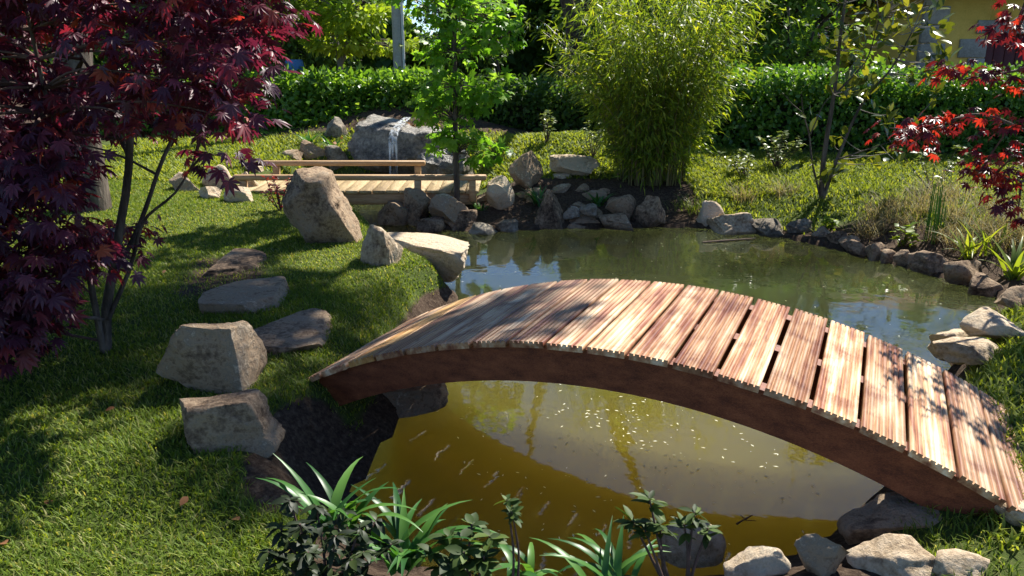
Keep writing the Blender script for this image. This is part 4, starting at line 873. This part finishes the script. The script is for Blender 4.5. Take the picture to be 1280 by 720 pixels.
# far bank plants
b = hit(690, 245); strap_plant('dark_iris', 'dark leafy strap clump among the far bank stones', on(.28, 8.5), 22, .34, .012, 'strap', 131, 1.3)
strap_plant('blue_green_tuft', 'small blue green spiky tuft beside the young tree', on(-.35, 8.35), 16, .2, .010, 'strap', 132, 1.5)
strap_plant('dark_iris', 'dark strap leaved clump in the bamboo shade', on(.95, 8.55), 20, .28, .012, 'strap', 133, 1.3)
b = on(-2.18, 7.35); sprig('red_dwarf_shrub', 'small dark red shrub beside the big leaning boulder', b, [b + np.array([rs.uniform(-.16, .16), rs.uniform(-.12, .12), rs.uniform(.18, .34)]) for _ in range(9)], T_oval(.25), M['red_scarlet'], .05, 20, 134, whorl=.8)
for (x, y, h, lab, sd, n_) in ((3.25, 9.7, .42, 'pale green bushy shrub on the right lawn in front of the hedge', 141, 16), (.45, 10.3, .45, 'pale sapling with round leaves before the dark hedge', 142, 7), (1.0, 9.9, .4, 'grey green low shrub left of the bamboo', 143, 9), (4.6, 8.6, .45, 'spindly shrub with pale leaves right of the magnolia', 144, 7), (2.75, 9.3, .28, 'low loose shrub beside the bamboo on the lawn', 145, 10)):
    b = on(x, y); r_ = np.random.RandomState(sd)
    sprig('garden_shrub', lab, b, [b + np.array([r_.normal() * .13, r_.normal() * .13, h * r_.uniform(.6, 1.1)]) for _ in range(n_)], T_oval(.28), M['shrub'], .07, 16, sd, whorl=.75)
def tuft(name, label, base, n, L, mat, seed, group=None, spread=.06, arch=1.2, wid=.0022):
    r_ = np.random.RandomState(seed); t = thing(name, base, label, 'grass clump', group); g = G()
    for k in range(n):
        V, F = strap(mat, np.asarray(base) + np.array([r_.normal() * spread, r_.normal() * spread, -.02]), r_.uniform(0, 6.283), L * r_.uniform(.5, 1.1), wid, arch * r_.uniform(.3, 1.3), r_, n=6)
        g.add(V, F, r_.uniform(0, 1))
    o = g.build('blades', M[mat], t); o['kind'] = 'stuff'
DG = 'dry grass clumps on the right bank'
for (px_, py_, L, mt, sd, n_) in ((1085, 295, .36, 'straw', 151, 130), (1150, 268, .40, 'straw', 152, 110), (1195, 275, .38, 'straw', 153, 120), (1225, 290, .36, 'straw', 154, 120), (1180, 300, .34, 'straw', 155, 110), (1130, 285, .32, 'straw', 157, 90), (1205, 310, .30, 'straw', 158, 90), (1240, 265, .4, 'straw', 159, 110), (1115, 262, .35, 'straw', 160, 90)):
    tuft('dry_grass', 'pale straw coloured grass clump on the bank right of the magnolia', hit(px_, py_), n_, L, mt, sd, DG, .07)
tuft('dry_grass', 'feathery greenish grass clump between the pale shrub and magnolia', hit(980, 245), 90, .34, 'straw', 161, None, .06)
tuft('dry_grass', 'thin twiggy grass clump on the lawn right of the bamboo', hit(925, 250), 90, .36, 'straw', 162, None, .07)
tuft('low_grass', 'bright green grass tuft at the right foot of the bamboo', hit(868, 262), 150, .26, 'hosta', 163, None, .10)
for q_, (px_, py_) in enumerate(((1160, 255), (1255, 300), (1275, 285), (1190, 250), (1270, 310), (1100, 275))):
    tuft('dry_grass', 'pale straw coloured grass clump on the bank right of the magnolia', hit(px_, py_), 120, .42, 'straw', 400 + q_, DG, .09)
strap_plant('yellow_iris', 'tall upright green leaves right of the horsetail stems', hit(1236, 318), 12, .45, .010, 'hosta', 176, .8)
strap_plant('yellow_iris', 'yellow green strap leaved plant behind the large rim boulder', hit(1208, 324), 16, .40, .015, 'hosta', 171, 1.4)
strap_plant('yellow_iris', 'upright yellow green leaves at the pond rim above the brown stone', hit(1264, 348), 18, .44, .020, 'hosta', 172, 1.1)
b = hit(1130, 308); sprig('lime_groundcover', 'small glossy lime plant among the edging stones', b, [b + np.array([rs.uniform(-.13, .13), rs.uniform(-.08, .08), rs.uniform(.06, .2)]) for _ in range(9)], T_oval(.4), M['hosta'], .07, 9, 173, whorl=.8)
b = hit(1035, 292); sprig('lime_groundcover', 'small bright green plant on the rim below the magnolia', b, [b + np.array([rs.uniform(-.1, .1), rs.uniform(-.06, .06), rs.uniform(.06, .16)]) for _ in range(6)], T_oval(.4), M['lime'], .07, 8, 174, whorl=.8)
b = hit(1167, 300); t = thing('horsetail', b, 'upright dark green horsetail stems among the dry grasses', 'plant'); rs = np.random.RandomState(175)
for k in range(13):
    p = b + np.array([rs.normal() * .035, rs.normal() * .04, -.02]); h = rs.uniform(.3, .55); g = G()
    zz = np.linspace(0, 1, 13); rr = .0062 * (1 + .18 * (np.arange(13) % 3 == 0)) * (1 - .35 * zz); lean = rs.normal(size=2) * .02
    tube(g, np.stack([p[0] + lean[0] * zz, p[1] + lean[1] * zz, p[2] + h * zz], 1), rr, 6, rs.uniform(0, 1)); g.build('stem', M['hedge'], t, smooth=True)
# fern-like plants left of the waterfall, dry leaf heap over the boulder
strap_plant('fern_clump', 'pale green strappy fern beside the waterfall pool', on(pz(385, 190, 11)[0], 11.1), 18, .34, .014, 'strap', 181, 1.4)
strap_plant('fern_clump', 'pale green strappy fern under the perched grey stone', on(pz(415, 185, 11)[0], 10.95), 16, .30, .012, 'strap', 182, 1.4)
rs = np.random.RandomState(183); c = pz(497, 138, 11.0); n = 700; b = on(c[0], 11.2); t = thing('dry_leaf_heap', b, 'brown dry leaf litter and twigs above the waterfall boulder', 'leaf litter')
P = np.stack([c[0] + rs.normal(size=n) * .28, 11.15 + rs.normal(size=n) * .15, 0 * rs.uniform(size=n)], 1); P[:, 2] = gz(P[:, 0], P[:, 1]) + rs.uniform(0, .16, n)
foliage(t, T_oval(.33), M['dry'], P, rs.normal(size=(n, 3)), rs.normal(size=(n, 3)) + np.array([0, 0, 1.]), rs.uniform(.05, .1, n), rs)

# ------------------------------------------------------------------ floating bits and fallen leaves
rs = np.random.RandomState(191); g = G(); P = []
for k in range(560):
    c = (rs.normal(.62, .42), rs.normal(3.3, .38)) if k % 2 else (rs.uniform(-.9, 3.4), rs.uniform(3.8, 7.8)); P.append((c[0], c[1], .003))
P = np.array(P); d = pond_sd(P[:, 0], P[:, 1]); P = P[d < -.06]; n = len(P); a = rs.uniform(0, 6.283, n)
leaves(g, (np.array([(0, 0, 0), (.16, .4, .02), (-.16, .5, .02), (0, 1, 0)]), np.array([(0, 1, 2), (1, 3, 2)])), P, np.stack([np.cos(a), np.sin(a), 0 * a], 1), np.tile([0, 0, 1.], (n, 1)), rs.uniform(.006, .026, n), rs.uniform(0, 1, n))
tag(g.build('floating_petals', M['petal']), 'pale petals and specks floating on the pond', 'petals', kind='stuff')
def stick(pts, r, label, side=()):
    b = np.asarray(pts[0]); t = thing('floating_stick', b, label, 'stick'); g = G(); L = smoothline(pts, 8); tube(g, L, np.linspace(r, r * .6, 8), 6)
    for s_ in side: tube(g, smoothline(s_, 5), np.linspace(r * .6, r * .3, 5), 5)
    g.build('stick', M['twig'], t, smooth=True)
q = pdz(932, 650, .006)
stick([pdz(921, 655, .006), pdz(940, 644, .006)], .004, 'short forked twig floating on the near water', [[q, pdz(945, 651, .006)], [q, pdz(926, 644, .006)]])
stick([pdz(878, 303, .006), pdz(945, 298, .01)], .012, 'pale bare stick floating by the right lawn edge')
rs = np.random.RandomState(192)
for (px_, py_) in ((292, 563), (145, 518), (236, 630), (207, 343), (10, 690), (365, 690), (60, 640), (300, 660)):
    p = hit(px_, py_) + np.array([0, 0, .03]); g = G(); leaves(g, T_big(.34, .3), p[None], rs.normal(size=(1, 3)) * np.array([1, 1, .1]), np.array([[rs.normal() * .3, -.3, 1.]]), np.array([.04]), np.array([rs.uniform()]))
    tag(g.build('fallen_leaf', M['dry']), 'orange brown fallen leaf lying on the left lawn', 'leaf', 'fallen leaves on the lawn')

# ------------------------------------------------------------------ yellow house, pale house, pole, barrel
YB = 17.0
def wx(px_): return pz(px_, 60, YB)[0]
hx0, hx1 = wx(1150), wx(1150) + 8
t = thing('yellow_house', (hx0, YB, .2), 'ochre yellow house with grey stone door surround behind the hedge', 'house')
dx0, dx1 = wx(1232), wx(1232) + 1.15; dz1 = pz(1240, 42, YB)[2]; ez = pz(1200, 0, YB - .5)[2]
g = G(); box(g, ((hx0 + dx0) / 2, YB + 2.5, ez / 2 + .15), (dx0 - hx0, 5, ez + .3)); box(g, ((dx1 + hx1) / 2, YB + 2.5, ez / 2 + .15), (hx1 - dx1, 5, ez + .3)); box(g, ((dx0 + dx1) / 2, YB + 2.5, (dz1 + ez + .3) / 2), (dx1 - dx0, 5, ez + .3 - dz1)); g.build('wall', M['yellow'], t)
g = G(); box(g, ((dx0 + dx1) / 2, YB + .14, dz1 / 2), (dx1 - dx0, .06, dz1), bevel=.01); dr = g.build('door', M['maroon'], t)
for k in range(5):
    g = G(); box(g, (dx0 + (k + .5) * (dx1 - dx0) / 5, YB + .10, dz1 / 2), ((dx1 - dx0) / 5 - .012, .03, dz1 - .06), bevel=.006); g.build('board', M['maroon'], dr)
g = G(); box(g, ((dx0 + dx1) / 2, YB + .02, dz1 + .13), (dx1 - dx0 + .5, .14, .26), bevel=.012); g.build('lintel', M['quoin'], t)
z = .15; k = 0
while z < dz1 - .1:
    hh = min(.38, dz1 - z)
    for (sx, sg) in ((dx0, -1), (dx1, 1)):
        ww = .34 if k % 2 else .56; g = G(); box(g, (sx + sg * ww / 2, YB + .02, z + hh / 2), (ww, .14, hh - .012), bevel=.012); g.build('stone_block', M['quoin'], t)
    z += hh; k += 1
z = .15; k = 0
while z < ez:
    ww = .34 if k % 2 else .52; g = G(); box(g, (hx0 + ww / 2 - .03, YB + .0, z + .18), (ww, .12, .35), bevel=.012); g.build('stone_block', M['quoin'], t); z += .362; k += 1
g = G(); box(g, ((hx0 + hx1) / 2, YB + 2.4, ez + .20), (hx1 - hx0 + 1.2, 6.4, .10)); g.build('eave', M['eave'], t)
g = G(); x0_, x1_ = hx0 - .6, hx1 + .6
g.add([(x0_, YB - .8, ez + .27), (x1_, YB - .8, ez + .27), (x1_, YB + 2.4, ez + 1.6), (x0_, YB + 2.4, ez + 1.6), (x1_, YB + 5.6, ez + .27), (x0_, YB + 5.6, ez + .27)], [(0, 1, 2, 3), (3, 2, 4, 5)])
g.add([(x0_, YB - .8, ez + .26), (x0_, YB + 2.4, ez + 1.6), (x0_, YB + 5.6, ez + .26), (x1_, YB - .8, ez + .26), (x1_, YB + 2.4, ez + 1.6), (x1_, YB + 5.6, ez + .26)], [(0, 1, 2), (3, 5, 4)]); rf = g.build('roof', M['roof'], t)
for k in range(int((x1_ - x0_) / .22)):
    g = G(); xx = x0_ + .11 + k * .22; tube(g, [(xx, YB - .84, ez + .29), (xx, YB + .8, ez + .97), (xx, YB + 2.4, ez + 1.63)], [.075, .075, .075], 7); g.build('tile_row', M['roof'], rf, smooth=True)
# pale house farther off
YP = 24.0; q0, q1 = pz(1035, 50, YP)[0], pz(1150, 50, YP)[0]
t = thing('pale_house', (q0, YP, .2), 'pale grey house glimpsed through the magnolia branches', 'house')
g = G(); box(g, ((q0 + q1) / 2, YP + 2, 1.7), (q1 - q0, 4, 3.4)); g.build('wall', M['white_wall'], t)
for a_ in (.22, .62):
    xx = q0 + (q1 - q0) * a_; g = G(); box(g, (xx, YP - .02, 2.35), (.62, .12, .95), bevel=.02); f = g.build('window', M['eave'], t); g = G(); box(g, (xx, YP - .085, 2.35), (.5, .03, .83)); g.build('pane', M['glass'], f)
g = G(); g.add([(q0 - .4, YP - .5, 3.35), (q1 + .4, YP - .5, 3.35), (q1 + .4, YP + 2, 4.4), (q0 - .4, YP + 2, 4.4), (q1 + .4, YP + 4.5, 3.35), (q0 - .4, YP + 4.5, 3.35)], [(0, 1, 2, 3), (3, 2, 4, 5), (0, 3, 5), (1, 4, 2)] if False else [(0, 1, 2, 3), (3, 2, 4, 5)]); g.build('roof', M['quoin'], t)
b = on(pz(497, 60, 13.6)[0], 13.6); t = thing('utility_pole', b, 'slim grey concrete pole behind the leafy hedge', 'pole')
g = G(); tube(g, [b + (0, 0, -.1), b + (0, 0, 2.5), b + (0, 0, 6.5)], [.085, .075, .055], 12); g.build('shaft', M['concrete'], t, smooth=True)
g = G(); tube(g, [b + (.10, -.03, 0), b + (.09, -.03, 6.2)], [.022, .022], 8); g.build('conduit', M['white_wall'], t, smooth=True)
b = on(pz(368, 85, 13.3)[0], 13.3); t = thing('barrel', b, 'blue plastic barrel showing over the hedge beside the maple', 'barrel'); bz = pz(368, 76, 13.3)[2] - b[2]
g = G(); tube(g, [b + (0, 0, s_ * bz) for s_ in (0, .2, .22, .25, .5, .52, .55, .9, 1)], [.15, .16, .17, .16, .16, .17, .16, .16, .14], 20); g.build('drum', M['blue'], t, smooth=True, sharp=40)
g = G(); tube(g, [b + (0, 0, bz - .002), b + (0, 0, bz + .02)], [.13, .13], 20); g.build('lid', M['blue'], t)
